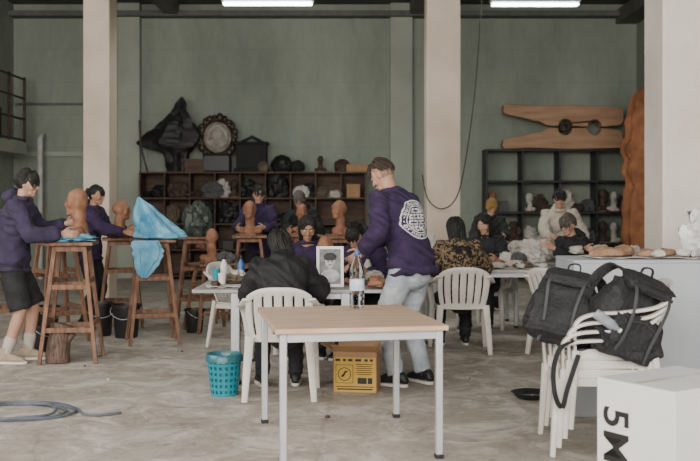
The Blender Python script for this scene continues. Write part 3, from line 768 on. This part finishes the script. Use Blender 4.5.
ballish((-1.27,18.1,2.0),.17,BINBAG,'black plastic bundle on the wooden shelf top',1)
ballish((-.98,18.1,2.0),.12,BLACKC,'small black bundle on the wooden shelf top',2)
ballish((-.15,18.1,2.0),.13,CLAYD,'dark rounded bundle on the wooden shelf top',3)
ballish((-1.6,17.95,2.0),.10,SACK,'brown cloth bundle on the wooden shelf top',33)
bust((-.55,18.1,2.0),3.1,'dark clay head on the wooden shelf top',CLAYD,.7)
solo(mk('cardboard_box',G().box((0,0,.07),(.40,.28,.14)),CARD,bev=.006),(.12,18.1,2.0),.1,'low cardboard box on the wooden shelf top','box')
solo(mk('cardboard_box',G().box((0,0,.12),(.36,.28,.24)),SHELFW,bev=.006),(-2.9,18.15,2.0),.1,'dark low box on the wooden shelf top','box')
rng=random.Random(9)
def rbox(x,y,z,w,h,m,label,d=.3):
    g=G(); g.box((0,0,h/2),(w,d,h)); g.box((0,-.005,h-.02),(w+.01,d+.01,.035)); solo(mk('storage_box',g,m,bev=.005),(x,y,z),rng.uniform(-.2,.2),label,'box','shelf storage boxes')
for r_ in (1,2,3):
    z=.015+.06+(2.0-.09)*r_/4+.015
    for c_ in range(9):
        x0=-1.80-2.1+.467*(c_+.5); y=18.1
        for h_ in((0,) if rng.random()<.4 else (-.11,.11)):
            x=x0+h_; q=rng.random(); s=1 if h_==0 else .72
            if q<.12: bust((x,y+rng.uniform(-.04,.04),z),math.pi+rng.uniform(-.9,.9),'clay head stored in a wooden shelf cubby',rng.choice([CLAY,CLAYD,CLAYD,GREYC]),rng.uniform(.7,.95)*(1 if h_==0 else .85),group='heads stored on the wooden shelf')
            elif q<.72: crumple('wrapped_bundle',(x,y,z),(.19*s,.14,rng.uniform(.06,.24)),rng.choice([BINBAG,BINBAG,CLAYD,SACK,GREYC,BLACKC,CLAYD,PAPER]),'irregular bundle stored in a wooden shelf cubby','bundle',rng.randint(0,60),amp=.36,group='bundles on the shelves')
            elif q<.9: rbox(x,y,z,rng.uniform(.16,.22)*s*1.2,rng.uniform(.10,.32),rng.choice([CARD,BLACKP,GREYC,SHELFW,CLAYD]),'storage box with lid in a wooden shelf cubby')
crumple('cloth_piece',(-2.55,17.95,1.52),(.20,.08,.16),GREYC,'grey cloth bulging out of a shelf cubby','cloth',71,amp=.36)
crumple('cloth_piece',(-.9,17.95,1.52),(.14,.08,.12),PLAST,'white cloth hanging out of a shelf cubby','cloth',72,amp=.36)
for r_ in (1,2,3):
    z=.02+.06+(2.42-.10)*r_/4+.02
    for c_ in range(4):
        for h_ in(-.2,0,.2):
            x=3.88-1.375+.6875*(c_+.5)+h_; y=18.1; q=rng.random()
            if r_==3: q=q/.42 if q<.14 else 2
            if q<.18: bust((x,y,z),math.pi+rng.uniform(-.9,.9),'head stored on the dark steel shelf',rng.choice([CLAY,PLAST,CLAYD,CLAYD]),rng.uniform(.8,1.0),group='heads stored on the steel shelf')
            elif q<.72: crumple('wrapped_bundle',(x,y,z),(.14,.13,rng.uniform(.06,.24)),rng.choice([CLAYD,PLAST,BINBAG,GREYC,SACK,PAPER,BLACKC]),'irregular bundle stored on the dark steel shelf','bundle',rng.randint(0,60),amp=.36,group='bundles on the shelves')
            elif q<.85: rbox(x,y,z,.17,rng.uniform(.12,.3),rng.choice([CARD,BLACKP,GREYC]),'storage box on the dark steel shelf')
# giant clothespin
e=emp('giant_clothespin',(3.92,18.1,2.42),0,'oversized brown wooden clothespin lying on the steel shelf','sculpture')
def arc(cx,cz,r_,a0,a1,n=7): return [(cx+r_*math.cos(math.radians(a0+(a1-a0)*i/n)),cz+r_*math.sin(math.radians(a0+(a1-a0)*i/n))) for i in range(n+1)]
lo=[(-1.10,.06),(-1.06,.0),(-.6,.02),(.2,.0),(1.08,.02),(1.14,.08),(1.13,.28),(1.07,.35),(.86,.375),(.74,.385)]+arc(.60,.385,.13,0,-180)+[(.40,.39),(.28,.39)]+arc(.06,.385,.13,0,-180)+[(-.20,.39),(-.30,.37),(-.42,.31),(-.55,.30),(-.66,.26),(-1.0,.20),(-1.08,.17)]
mk('lower_jaw',G().poly(lo,-.12,.12),PINW,e,bev=.02)
mk('upper_jaw',G().poly([(x+.01,.815-z+.02*(-x)) for x,z in lo][::-1],-.12,.12),PINW,e,bev=.02)
g=G(); g.tube([(.06+.075*math.cos(t*.5),-.14+.28*t/75,.40+.075*math.sin(t*.5)) for t in range(76)],.014,8); g.tube([(.60,-.14,.52),(.3,-.145,.49),(.06,-.145,.475)],.014,8); mk('spring',g,RUST,e)
drape('carved_totem',[(0,.34,.28,0,0),(.8,.32,.25,0,0),(1.5,.34,.25,0,0),(1.75,.28,.22,0,0),(1.95,.35,.24,0,0),(2.15,.30,.22,0,0),(2.35,.36,.22,0,0),(2.6,.30,.20,.02,0),(2.8,.32,.2,.03,0),(3.0,.27,.18,.04,0),(3.15,.26,.16,.05,0),(3.28,.19,.13,.06,0),(3.36,.10,.08,.07,0),(3.39,.03,.03,.07,0)],8,.09,CLAYO,(4.98,16.5,0),0,'tall orange-brown carved clay column with rounded top','sculpture',8,K=80,flat=True)
# ---------------------------------------------------------------- front table bottle
e=emp('water_bottle',(.046,6.33,.75),0,'large clear plastic water bottle with blue cap on the table','bottle')
mk('bottle_body',G().lathe([(0,.006),(.036,0),(.046,.008),(.047,.04),(.044,.05),(.047,.06),(.047,.085),(.044,.092),(.047,.10),(.047,.20),(.044,.21),(.048,.22),(.047,.25),(.038,.29),(.022,.325),(.014,.34),(.014,.352)]),WATER,e)
mk('label',G().lathe([(.0475,.115),(.0482,.12),(.0482,.185),(.0475,.19)]),LABELM,e)
mk('cap',G().lathe([(.017,.345),(.018,.35),(.018,.368),(.015,.372),(0,.372)]),BLUEC,e)
e=emp('waste_basket',(-.94,7.27,0),0,'teal perforated plastic waste basket with thin liner','basket')
g=G();K=36;R=13;vs=[];fs=[]
for j in range(R+1):
    z=.29*j/R; rr=.098+.030*j/R
    for k_ in range(K): t=2*math.pi*k_/K; vs.append((rr*math.cos(t),rr*math.sin(t),z))
for j in range(R):
    for k_ in range(K):
        hole=(k_%2==0) and (j%2==1) and 0<j<R-1
        if not hole: fs.append((j*K+k_,j*K+(k_+1)%K,(j+1)*K+(k_+1)%K,(j+1)*K+k_))
fs.append(list(range(K))); g.add(vs,fs); mk('basket_body',g,TEAL,e,solid=.004,smooth=False)
g=G(); g.tube([(.131*math.cos(t*math.pi/16),.131*math.sin(t*math.pi/16),.29) for t in range(32)],.007,8,closed=True); mk('rim',g,TEAL,e)
mk('liner',G().lathe([(.0,.012),(.088,.012),(.108,.20),(.118,.285),(.128,.31),(.137,.300),(.140,.255)]),mat('thin_teal_film',(.03,.14,.17),.3,bump=.4,bscale=20),e,solid=.002)
# cardboard carton with printed panel
e=emp('cardboard_box',(.055,7.47,0),math.radians(-8),'yellow printed cardboard carton with open flaps on the floor','box')
W_,D_,H_=.33,.25,.31
g=G()
for sy in(-1,1): g.box((0,sy*D_/2,H_/2),(W_+.005,.005,H_))
for sx in(-1,1): g.box((sx*W_/2,0,H_/2),(.005,D_+.005,H_))
g.box((0,0,.004),(W_,D_,.006)); mk('carton',g,CARD,e)
y=-D_/2-.0035
mk('printed_panel',G().box((0,y,.135),(W_-.012,.001,.262)),YEL,e)
mk('flap',G().box((0,-D_/2-.048,H_+.028),(W_,.004,.112),RX(1.0)),CARD,e)
mk('flap',G().box((0,D_/2+.02,H_+.055),(W_,.004,.12),RX(-.3)),CARD,e)
mk('flap',G().box((-W_/2-.050,0,H_+.028),(.115,D_,.004),RY(.5)),CARD,e)
mk('flap',G().box((W_/2+.035,0,H_+.045),(.11,D_,.004),RY(-.95)),CARD,e)
def pr(c,d): mk('print_mark',G().box(c,d),INK,e)
y-=.0012
for a,wd in enumerate((.05,.03,.045,.06,.035,.03)): pr((-.130+[0,.05,.095,.155,.215,.255][a],y,.245),(wd*.75,.001,.018))
for a in range(6): pr((.070,y,.214-a*.015),(.13-.02*(a%2),.001,.005))
pr((.055,y,.090),(.07,.001,.045)); pr((.115,y,.090),(.035,.001,.045)); pr((0,y,.045),(.29,.001,.006)); pr((0,y,.026),(.27,.001,.010))
pts=[(-.080+.048*math.cos(t*math.pi/12),y,.138+.048*math.sin(t*math.pi/12)) for t in range(24)]; mk('print_mark',G().tube(pts,.0028,6,closed=True),INK,e)
mk('print_mark',G().tube(cat([(-.103,y,.118),(-.085,y,.133),(-.075,y,.153),(-.055,y,.161)],4),[.002,.006,.008,.009,.008,.007,.006,.007,.008,.007,.005,.004,.002],6),INK,e)
pts=[(-.145,y,.072),(-.015,y,.072),(-.015,y,.208),(-.145,y,.208)]
mk('print_mark',G().tube(pts,.0025,4,closed=True),INK,e)

# ---------------------------------------------------------------- table clutter
def frame_pic(loc,rot):
    e=emp('picture_frame',loc,rot,'white framed black-and-white portrait standing on the work table','picture',None,(math.radians(-8),0,rot))
    g=G(); w,h=.22,.33
    for sx in(-1,1): g.box((sx*(w/2-.012),0,h/2),(.024,.018,h))
    for z in(.012,h-.012): g.box((0,0,z),(w-.03,.018,.024))
    mk('frame',g,BOXW,e,bev=.002)
    g=G(); g.box((0,.004,h/2),(w-.04,.004,h-.04)); mk('photo_sheet',g,mat('dark_photo_grey',(.05,.05,.05),.4,scale=14,c2=(.16,.16,.16),bump=0),e)
    g=G(); g.ell((0,.0,h*.62),(.042,.006,.058)); g.ell((0,.0,h*.28),(.075,.004,.055)); mk('portrait',g,mat('light_photo_grey',(.30,.30,.30),.5,scale=25,c2=(.55,.55,.55),bump=0),e)
    g=G(); g.ell((0,-.004,h*.74),(.052,.004,.034)); mk('portrait_hair',g,INK,e)
    mk('portrait_mouth',G().ell((0,-.006,h*.55),(.012,.002,.004)),INK,e)
    for sx in(-1,1): mk('portrait_eye',G().ell((sx*.015,-.006,h*.63),(.007,.002,.005)),INK,e)
    g=G(); g.box((0,.06,h*.36),(.05,.005,h*.78),RX(.42)); mk('strut',g,CARD,e)
frame_pic((-.16,7.85,.753),.05)
rg=random.Random(11)
def sheet(x,y,z,w,d,rot,label='sheet of newspaper lying on the work table',m=PAPER,name='newspaper'):
    g=G();vs=[];fs=[];n=8
    for j in range(n+1):
        for i in range(n+1):
            u=i/n-.5;v=j/n-.5; vs.append((u*w,v*d,.004+.02*abs(noise.noise(V((u*4+x,v*4+y,rot))))))
    for j in range(n):
        for i in range(n): a=j*(n+1)+i; fs.append((a,a+1,a+n+2,a+n+1))
    g.add(vs,fs); return solo(mk(name,g,m,solid=.003),(x,y,z),rot,label,'newspaper','newspapers on the tables')
for x,y,w,d,r in((-.95,7.95,.45,.32,.2),(-.35,8.2,.4,.3,-.3),(-1.0,8.5,.4,.3,.5),(.05,8.3,.3,.35,.1),(-.55,7.85,.32,.22,.6)): sheet(x,y,.75,w,d,r)
for x,y,w,d,r in((1.15,10.1,.4,.3,.2),(1.65,10.2,.5,.34,-.2),(1.9,10.05,.25,.2,.4)): sheet(x,y,.75,w,d,r)
for x,y,w,d,r in((2.3,11.3,.4,.3,.2),(2.9,11.35,.5,.34,-.2),(3.3,11.3,.35,.3,.4)): sheet(x,y,.75,w,d,r)
def lump(x,y,z,s,m,label,name,seed):
    g=G(); g.ell((0,0,0),(1,1,1),None,20,14,lambda q:V((q.x*s,q.y*s*.8,max(q.z*s*.6,-s*.35)))*(1+.45*noise.noise(q*1.6+V((seed,0,0)))+.2*noise.noise(q*4+V((seed,0,0)))))
    me=mesh_of(g,name); mz=min(v.co.z for v in me.vertices)
    for v in me.vertices: v.co.z-=mz
    return solo(fin(name,me,m,ang=60),(x,y,z),seed,label,'clay' if 'clay' in name else 'plaster',name+' pieces')
def tool(x,y,z,r):
    e=emp('modelling_tool',(x,y,z),r,'small wooden modelling tool with wire loop on the table','tool','modelling tools')
    mk('handle',G().tube([(-.08,0,.008),(0,0,.009),(.07,0,.008)],[.005,.008,.005],8),PINW,e)
    mk('loop',G().tube([(.07,0,.008),(.09,.012,.008),(.11,0,.008),(.09,-.012,.008),(.072,0,.008)],.002,5),METD,e)
sd=0
for ti,(x0,x1,y0,y1,n) in enumerate(((-1.18,.22,7.72,8.7,48),(.85,2.0,9.92,10.55,30),(1.95,3.55,11.15,11.75,38))):
    for i in range(n):
        sd+=1; x=rg.uniform(x0,x1); y=rg.uniform(y0,y1)
        if abs(x+.16)<.16 and abs(y-7.85)<.2: continue
        q=rg.random()
        if q<.30 and (ti or q<.07): lump(x,y,.762,rg.uniform(.03,.07),PLAST,'lumpy white plaster piece on the work table','plaster_lump',sd)
        elif q<.50: lump(x,y,.762,rg.uniform(.03,.08),rg.choice([CLAY,CLAYD,CLAY]),'lump of brown modelling clay on the work table','clay_lump',sd)
        elif q<.72: crumple('rag',(x,y,.762),(rg.uniform(.06,.13),rg.uniform(.05,.09),rg.uniform(.03,.08)),rg.choice([PAPER,SACK,GREYC,CLAYD] if ti==0 else [PLAST,SACK,GREYC,PAPER,CREAM]),'crumpled rag lying on the work table','cloth',sd,rot=sd,group='rags on the tables')
        elif q<.84: tool(x,y,.764,sd)
        else:
            g=G(); g.lathe([(.0,.0),(.028,0),(.036,.09),(.033,.09),(.026,.008),(0,.008)],n=16); solo(mk('plastic_cup',g,rg.choice([WHITEP,BLACKP,TEAL,CARD])),(x,y,.762),0,'small plastic cup on the work table','cup','cups on the tables')
for i,(x,y,s) in enumerate(((2.15,11.25,.20),(2.0,11.55,.16),(2.95,11.4,.13),(3.35,11.5,.12),(1.95,10.45,.14),(1.2,10.45,.1))):
    crumple('plaster_cloth',(x,y,.762),(s,s*.8,s*.75),[PLAST,PAPER][i%2],'crumpled pale plaster cloth heaped on the table','cloth',50+i,amp=.36)
lump(2.36,10.13,.90,.085,PLAST,'white plaster piece held by the seated person in black','plaster_lump',77)
for i,(x,y) in enumerate(((-1.13,8.72),(-.98,8.74),(.16,8.74))):
    e=emp('spray_bottle',(x,y,.75),0,'small plastic bottle on the work table','bottle','table bottles')
    mk('bottle_body',G().lathe([(0,0),(.032,0),(.034,.01),(.034,.13),(.014,.17),(.014,.18)]),[WHITEP,BLUEC,WHITEP][i],e); mk('cap',G().lathe([(.016,.175),(.016,.205),(0,.207)]),BLACKP,e)

# floor pieces
pts=[]
for t in range(120):
    a=t*.17+2.6; r_=.30-.0006*t+.03*math.sin(t*.37); pts.append((r_*1.35*math.cos(a),r_*math.sin(a),.010+.008*(t//37)+.003*math.sin(t)))
pts=[(.74,-.02,.010),(.62,-.10,.010),(.50,-.06,.010),(.40,.12,.010),(.2,.30,.012),(-.15,.32,.012)]+pts
pts=[tuple(p) for p in cat(pts,2)]
solo(mk('rubber_hose',G().tube(pts,.009,8),GREYR),(-2.30,6.62,0),0,'grey rubber hose coiled loosely on the floor','hose')
solo(mk('dish',G().lathe([(0,.003),(.10,.0),(.14,.035),(.15,.04),(.143,.045),(.135,.038),(.10,.012),(0,.012)]),BLACKP),(1.33,7.15,0),0,'shallow black dish on the floor','dish')
g=G(); q=cat([(0,0,0,.11),(0,.01,.12,.105),(.02,.02,.25,.10),(.04,.03,.34,.095)],4); g.tube([p[:3] for p in q],[p[3] for p in q],18,cap='f'); 
g.tube([(.06,0,.18),(.15,-.02,.26)],[.035,.025],10,cap='f')
solo(mk('tree_log',g,mat('bark',(.07,.045,.035),.9,scale=20,c2=(.17,.11,.08),stretch=(3,3,.7),bump=.9,bscale=18)),(-2.62,8.72,0),0,'short rough tree log standing under the stand','log')
for i,(x,y) in enumerate(((-2.72,9.2),(-2.36,9.1))):
    e=emp('water_bottle',(x,y,0),0,'clear plastic bottle standing on the floor under the stands','bottle','floor bottles')
    mk('bottle_body',G().lathe([(0,0),(.04,0),(.043,.01),(.043,.2),(.015,.27),(.014,.29)]),WATER,e); mk('cap',G().lathe([(.016,.285),(.016,.305),(0,.307)]),WHITEP,e)
for i in range(26):
    x=rg.uniform(-2.9,1.6); y=rg.uniform(6.2,11); lump(x,y,0,rg.uniform(.006,.018),rg.choice([PLAST,CLAYD,CARD]),'small crumb of dry clay on the floor','clay_crumb',200+i)
pts=cat([(1.75,12.6,5.2),(1.70,12.6,4.0),(1.62,12.6,2.9),(1.50,12.6,2.0),(1.38,12.6,1.5),(1.20,12.75,1.35),(1.03,12.85,1.48),(.97,13.05,1.8)],8)
solo(mk('hanging_cable',G().tube(pts,.008,8),CABLE),(0,0,0),0,'dark electric cable hanging from the ceiling past the pillar','cable')

# ---------------------------------------------------------------- counter and things on it
e=emp('counter',(2.90,6.80,0),0,'long plain blue-grey counter','counter')
mk('counter_body',G().box((0,0,.515),(2.80,.58,1.03)),COUNT,e,bev=.006)
mk('counter_top',G().box((0,0,1.04),(2.80,.58,.02)),COUNT,e,bev=.004)
for i,(x,y,w,d,r) in enumerate(((1.85,6.8,.4,.34,.1),(2.2,6.8,.45,.3,-.2),(2.58,6.75,.4,.3,.3))): sheet(x,y,1.05,w,d,r,'sheet of newspaper on the grey counter')
def clay_block(x,y,s,rot):
    g=G(); g.tube([(-.12*s,0,.03*s),(-.03*s,0,.045*s),(.08*s,.01,.035*s),(.15*s,0,.02*s)],[(.05*s,.03*s),(.07*s,.045*s),(.06*s,.035*s),(.03*s,.02*s)],12,side=(0,1,0),sq=.6)
    me=mesh_of(g,'clay_block')
    for v in me.vertices: v.co*=1+.25*noise.noise(v.co*16+V((x*9,0,0)))
    return solo(fin('clay_block',me,mat('ochre_clay',(.26,.14,.08),.8,scale=9,c2=(.40,.25,.16),bump=.6),ang=30),(x,y,1.065),rot,'rough ochre clay block on newspaper on the counter','clay','clay blocks')
clay_block(1.76,6.68,.8,.3); clay_block(1.92,6.8,.9,.9); clay_block(2.06,6.68,.6,-.2); clay_block(2.22,6.8,.6,.6)
for i,(x,y) in enumerate(((2.1,6.62),(2.3,6.7),(2.42,6.62))): lump(x,y,1.065,.05,PLAST,'small white plaster scrap on the counter','plaster_lump',90+i)
crumple('plastic_bag',(2.46,6.75,1.065),(.16,.12,.18),mat('white_film',(.70,.69,.68),.5,bump=.4),'crumpled white plastic bag on the counter','bag',6,amp=.36)

# backpacks: limp, angular, creased bodies with loose straps
BAGM=mat('black_bag_fabric',(.017,.017,.019),.75,var=.35,bump=.6,bscale=45)
STRAPM=mat('webbing',(.045,.045,.048),.7,var=.2,bump=.3)
def backpack(loc,tilt,label,s,seed=0):
    e=emp('backpack',loc,0,label,'backpack',None,tilt); e.scale=(s,s,s)
    def p_(a,n): return math.copysign(abs(a)**n,a)
    def ridge(p,f,o): return .28-abs(noise.noise(p*f+V((seed+o,seed*2,o))))
    def f(q):
        x,y,z=p_(q.x,.42)*.18,p_(q.y,.5)*.10,p_(q.z,.42)*.215
        t=z/.215
        x*=1-.16*t; y*=1-.50*t
        p=V((x,y,z))
        k_=1+.36*ridge(V((x,y,z*1.6)),5,0)+.26*ridge(V((x,y,z*1.4)),11,3)+.12*ridge(p,24,7)
        y+=.05*math.sin(z*8+seed)+.04*noise.noise(V((x*8,z*8,seed)))
        return V((x*k_,y*k_,z*(1+.18*noise.noise(V((x*9,y*9,seed)))+.10*ridge(p,9,5))))
    g=G(); g.ell((0,0,.205),(1,1,1),None,64,48,f); mk('bag_body',g,BAGM,e,ang=16)
    def f2(q):
        f_=1+.34*ridge(q,1.6,0)+.25*ridge(q,3.6,2)
        return V((p_(q.x,.45)*.135,p_(q.y,.55)*.05,p_(q.z,.45)*.10))*f_
    g=G(); g.ell((0,-.095,.125),(1,1,1),None,44,32,f2); mk('front_pocket',g,BAGM,e,ang=16)
    def f3(q):
        f_=1+.30*ridge(q,1.9,1); return V((p_(q.x,.45)*.145,p_(q.y,.5)*.085,p_(q.z,.6)*.035))*f_
    g=G(); g.ell((0,-.03,.405),(1,1,1),RX(.25),36,20,f3); mk('top_flap',g,BAGM,e,ang=16)
    mk('zip',G().tube(cat([(-.11,-.140,.18),(0,-.150,.215),(.11,-.140,.18)],5),.0035,6),STRAPM,e)
    for sx in(-1,1):
        p=cat([(sx*.06,.07,.42),(sx*.14,.17,.42),(sx*.20,.19,.28),(sx*.18,.16,.10),(sx*.14,.09,.04)],6); g=G(); g.tube(p,[(.034,.008)]*len(p),10,side=(1,0,0),sq=.6); mk('shoulder_strap',g,BAGM,e)
        p=cat([(sx*.10,-.03,.42),(sx*.105,-.125,.36),(sx*.09,-.165,.24),(sx*.085,-.165,.10),(sx*.10,-.15,.0)],6); g=G(); g.tube(p,[(.010,.003)]*len(p),8,side=(1,0,0),sq=.6); mk('side_strap',g,STRAPM,e)
    g=G(); p=cat([(-.03,.04,.43),(-.03,.04,.48),(.03,.05,.49),(.04,.04,.43)],5); g.tube(p,[(.012,.005)]*len(p),8,side=(0,1,0)); mk('handle',g,BAGM,e)
    return e
backpack((1.52,5.58,.585),(math.radians(10),math.radians(22),math.radians(14)),'large slumped black backpack lying on the stacked chairs',1.04,1)
backpack((1.25,5.82,.60),(math.radians(-4),math.radians(10),math.radians(-24)),'second black backpack leaning on the first on the stacked chairs',.97,5)
p=cat([(1.26,5.46,.66),(1.17,5.42,.62),(1.13,5.40,.50),(1.14,5.39,.36),(1.18,5.40,.30),(1.21,5.41,.40),(1.28,5.45,.58)],6)
solo(mk('bag_strap',G().tube(p,[(.014,.004)]*len(p),8,side=(1,0,.2),sq=.6),BLACKC),(0,0,0),0,'black webbing strap loop dangling over the chair seat','strap')
e=emp('water_bottle',(1.37,5.43,.82),0,'small clear bottle tucked against the backpack','bottle',None,(0,math.radians(125),-.3))
mk('bottle_body',G().lathe([(0,0),(.027,0),(.029,.01),(.029,.11),(.012,.15),(.012,.16)]),mat('frosted_plastic',(.50,.54,.60),.3,bump=0,trans=.6),e); mk('cap',G().lathe([(.014,.156),(.014,.17),(0,.172)]),WHITEP,e)

# white lettered box
e=emp('white_box',(1.52,4.55,0),0,'white carton with large black lettering on its side','box')
a=V((-.26,.40,0)).normalized(); b=V((.40,.26,0)).normalized()
g=G(); w1,w2,h=.48,.62,.55; P0=[V((0,0,0)),a*w1,a*w1+b*w2,b*w2]; vs=P0+[p+V((0,0,h)) for p in P0]
g.add(vs,[(3,2,1,0),(4,5,6,7),(0,1,5,4),(1,2,6,5),(2,3,7,6),(3,0,4,7)]); mk('carton',g,BOXW,e,bev=.004,smooth=False)
g=G(); c_=(a*w1+b*w2)/2+V((0,0,h+.002)); g.box(c_,(.05,.60,.002),Matrix((( a.x,b.x,0),(a.y,b.y,0),(0,0,1)))); mk('tape',g,mat('clear_tape',(.62,.60,.55),.3,bump=0),e)
cu=bpy.data.curves.new('t','FONT'); cu.body='5M'; cu.size=.225; cu.offset=.003; cu.extrude=.001; cu.space_character=1.05
to=bpy.data.objects.new('t',cu); COL.objects.link(to); dg=bpy.context.evaluated_depsgraph_get(); dg.update()
tm=bpy.data.meshes.new_from_object(to.evaluated_get(dg)); bpy.data.objects.remove(to)
n_=(-b)
xa=V((0,0,-1)); ya=n_.cross(xa); yv=(-a if ya.dot(a)<0 else a)
for v in tm.vertices:
    p=v.co.copy(); v.co=a*(w1-.05)-a*(.165 if yv.dot(a)>0 else 0)+V((0,0,.42))+n_*.003+xa*p.x+yv*p.y+n_*p.z
fin('lettering',tm,INK,e,smooth=False)

# ---------------------------------------------------------------- light and camera
w=bpy.data.worlds.new('sky'); SC.world=w; w.use_nodes=True
nt=w.node_tree; bg=nt.nodes['Background']; bg.inputs['Color'].default_value=(1,.98,.96,1); bg.inputs['Strength'].default_value=2.7
def area(name,loc,target,sx,sy,e,c):
    l=bpy.data.lights.new(name,'AREA'); l.shape='RECTANGLE'; l.size=sx; l.size_y=sy; l.energy=e; l.color=c
    o=bpy.data.objects.new(name,l); COL.objects.link(o); o.location=loc; o.rotation_euler=(V(target)-V(loc)).to_track_quat('-Z','Y').to_euler(); return o
area('daylight_opening',(-1,-2.2,3.6),(0,8,.6),10,3.5,950,(1,.96,.90))
area('side_area_lamp',(-6.2,7.0,3.5),(0,10.5,.6),7,2.2,380,(1,.975,.93))  # unseen area lamp just inside the left wall, which has no opening
cam=bpy.data.cameras.new('camera'); cam.lens=50; cam.sensor_width=36; cam.shift_y=-28.5/700
cam.dof.use_dof=True; cam.dof.focus_distance=7.5; cam.dof.aperture_fstop=2.5
co=bpy.data.objects.new('camera',cam); COL.objects.link(co); co.location=(0,0,1.44); co.rotation_euler=(math.pi/2,0,0); SC.camera=co
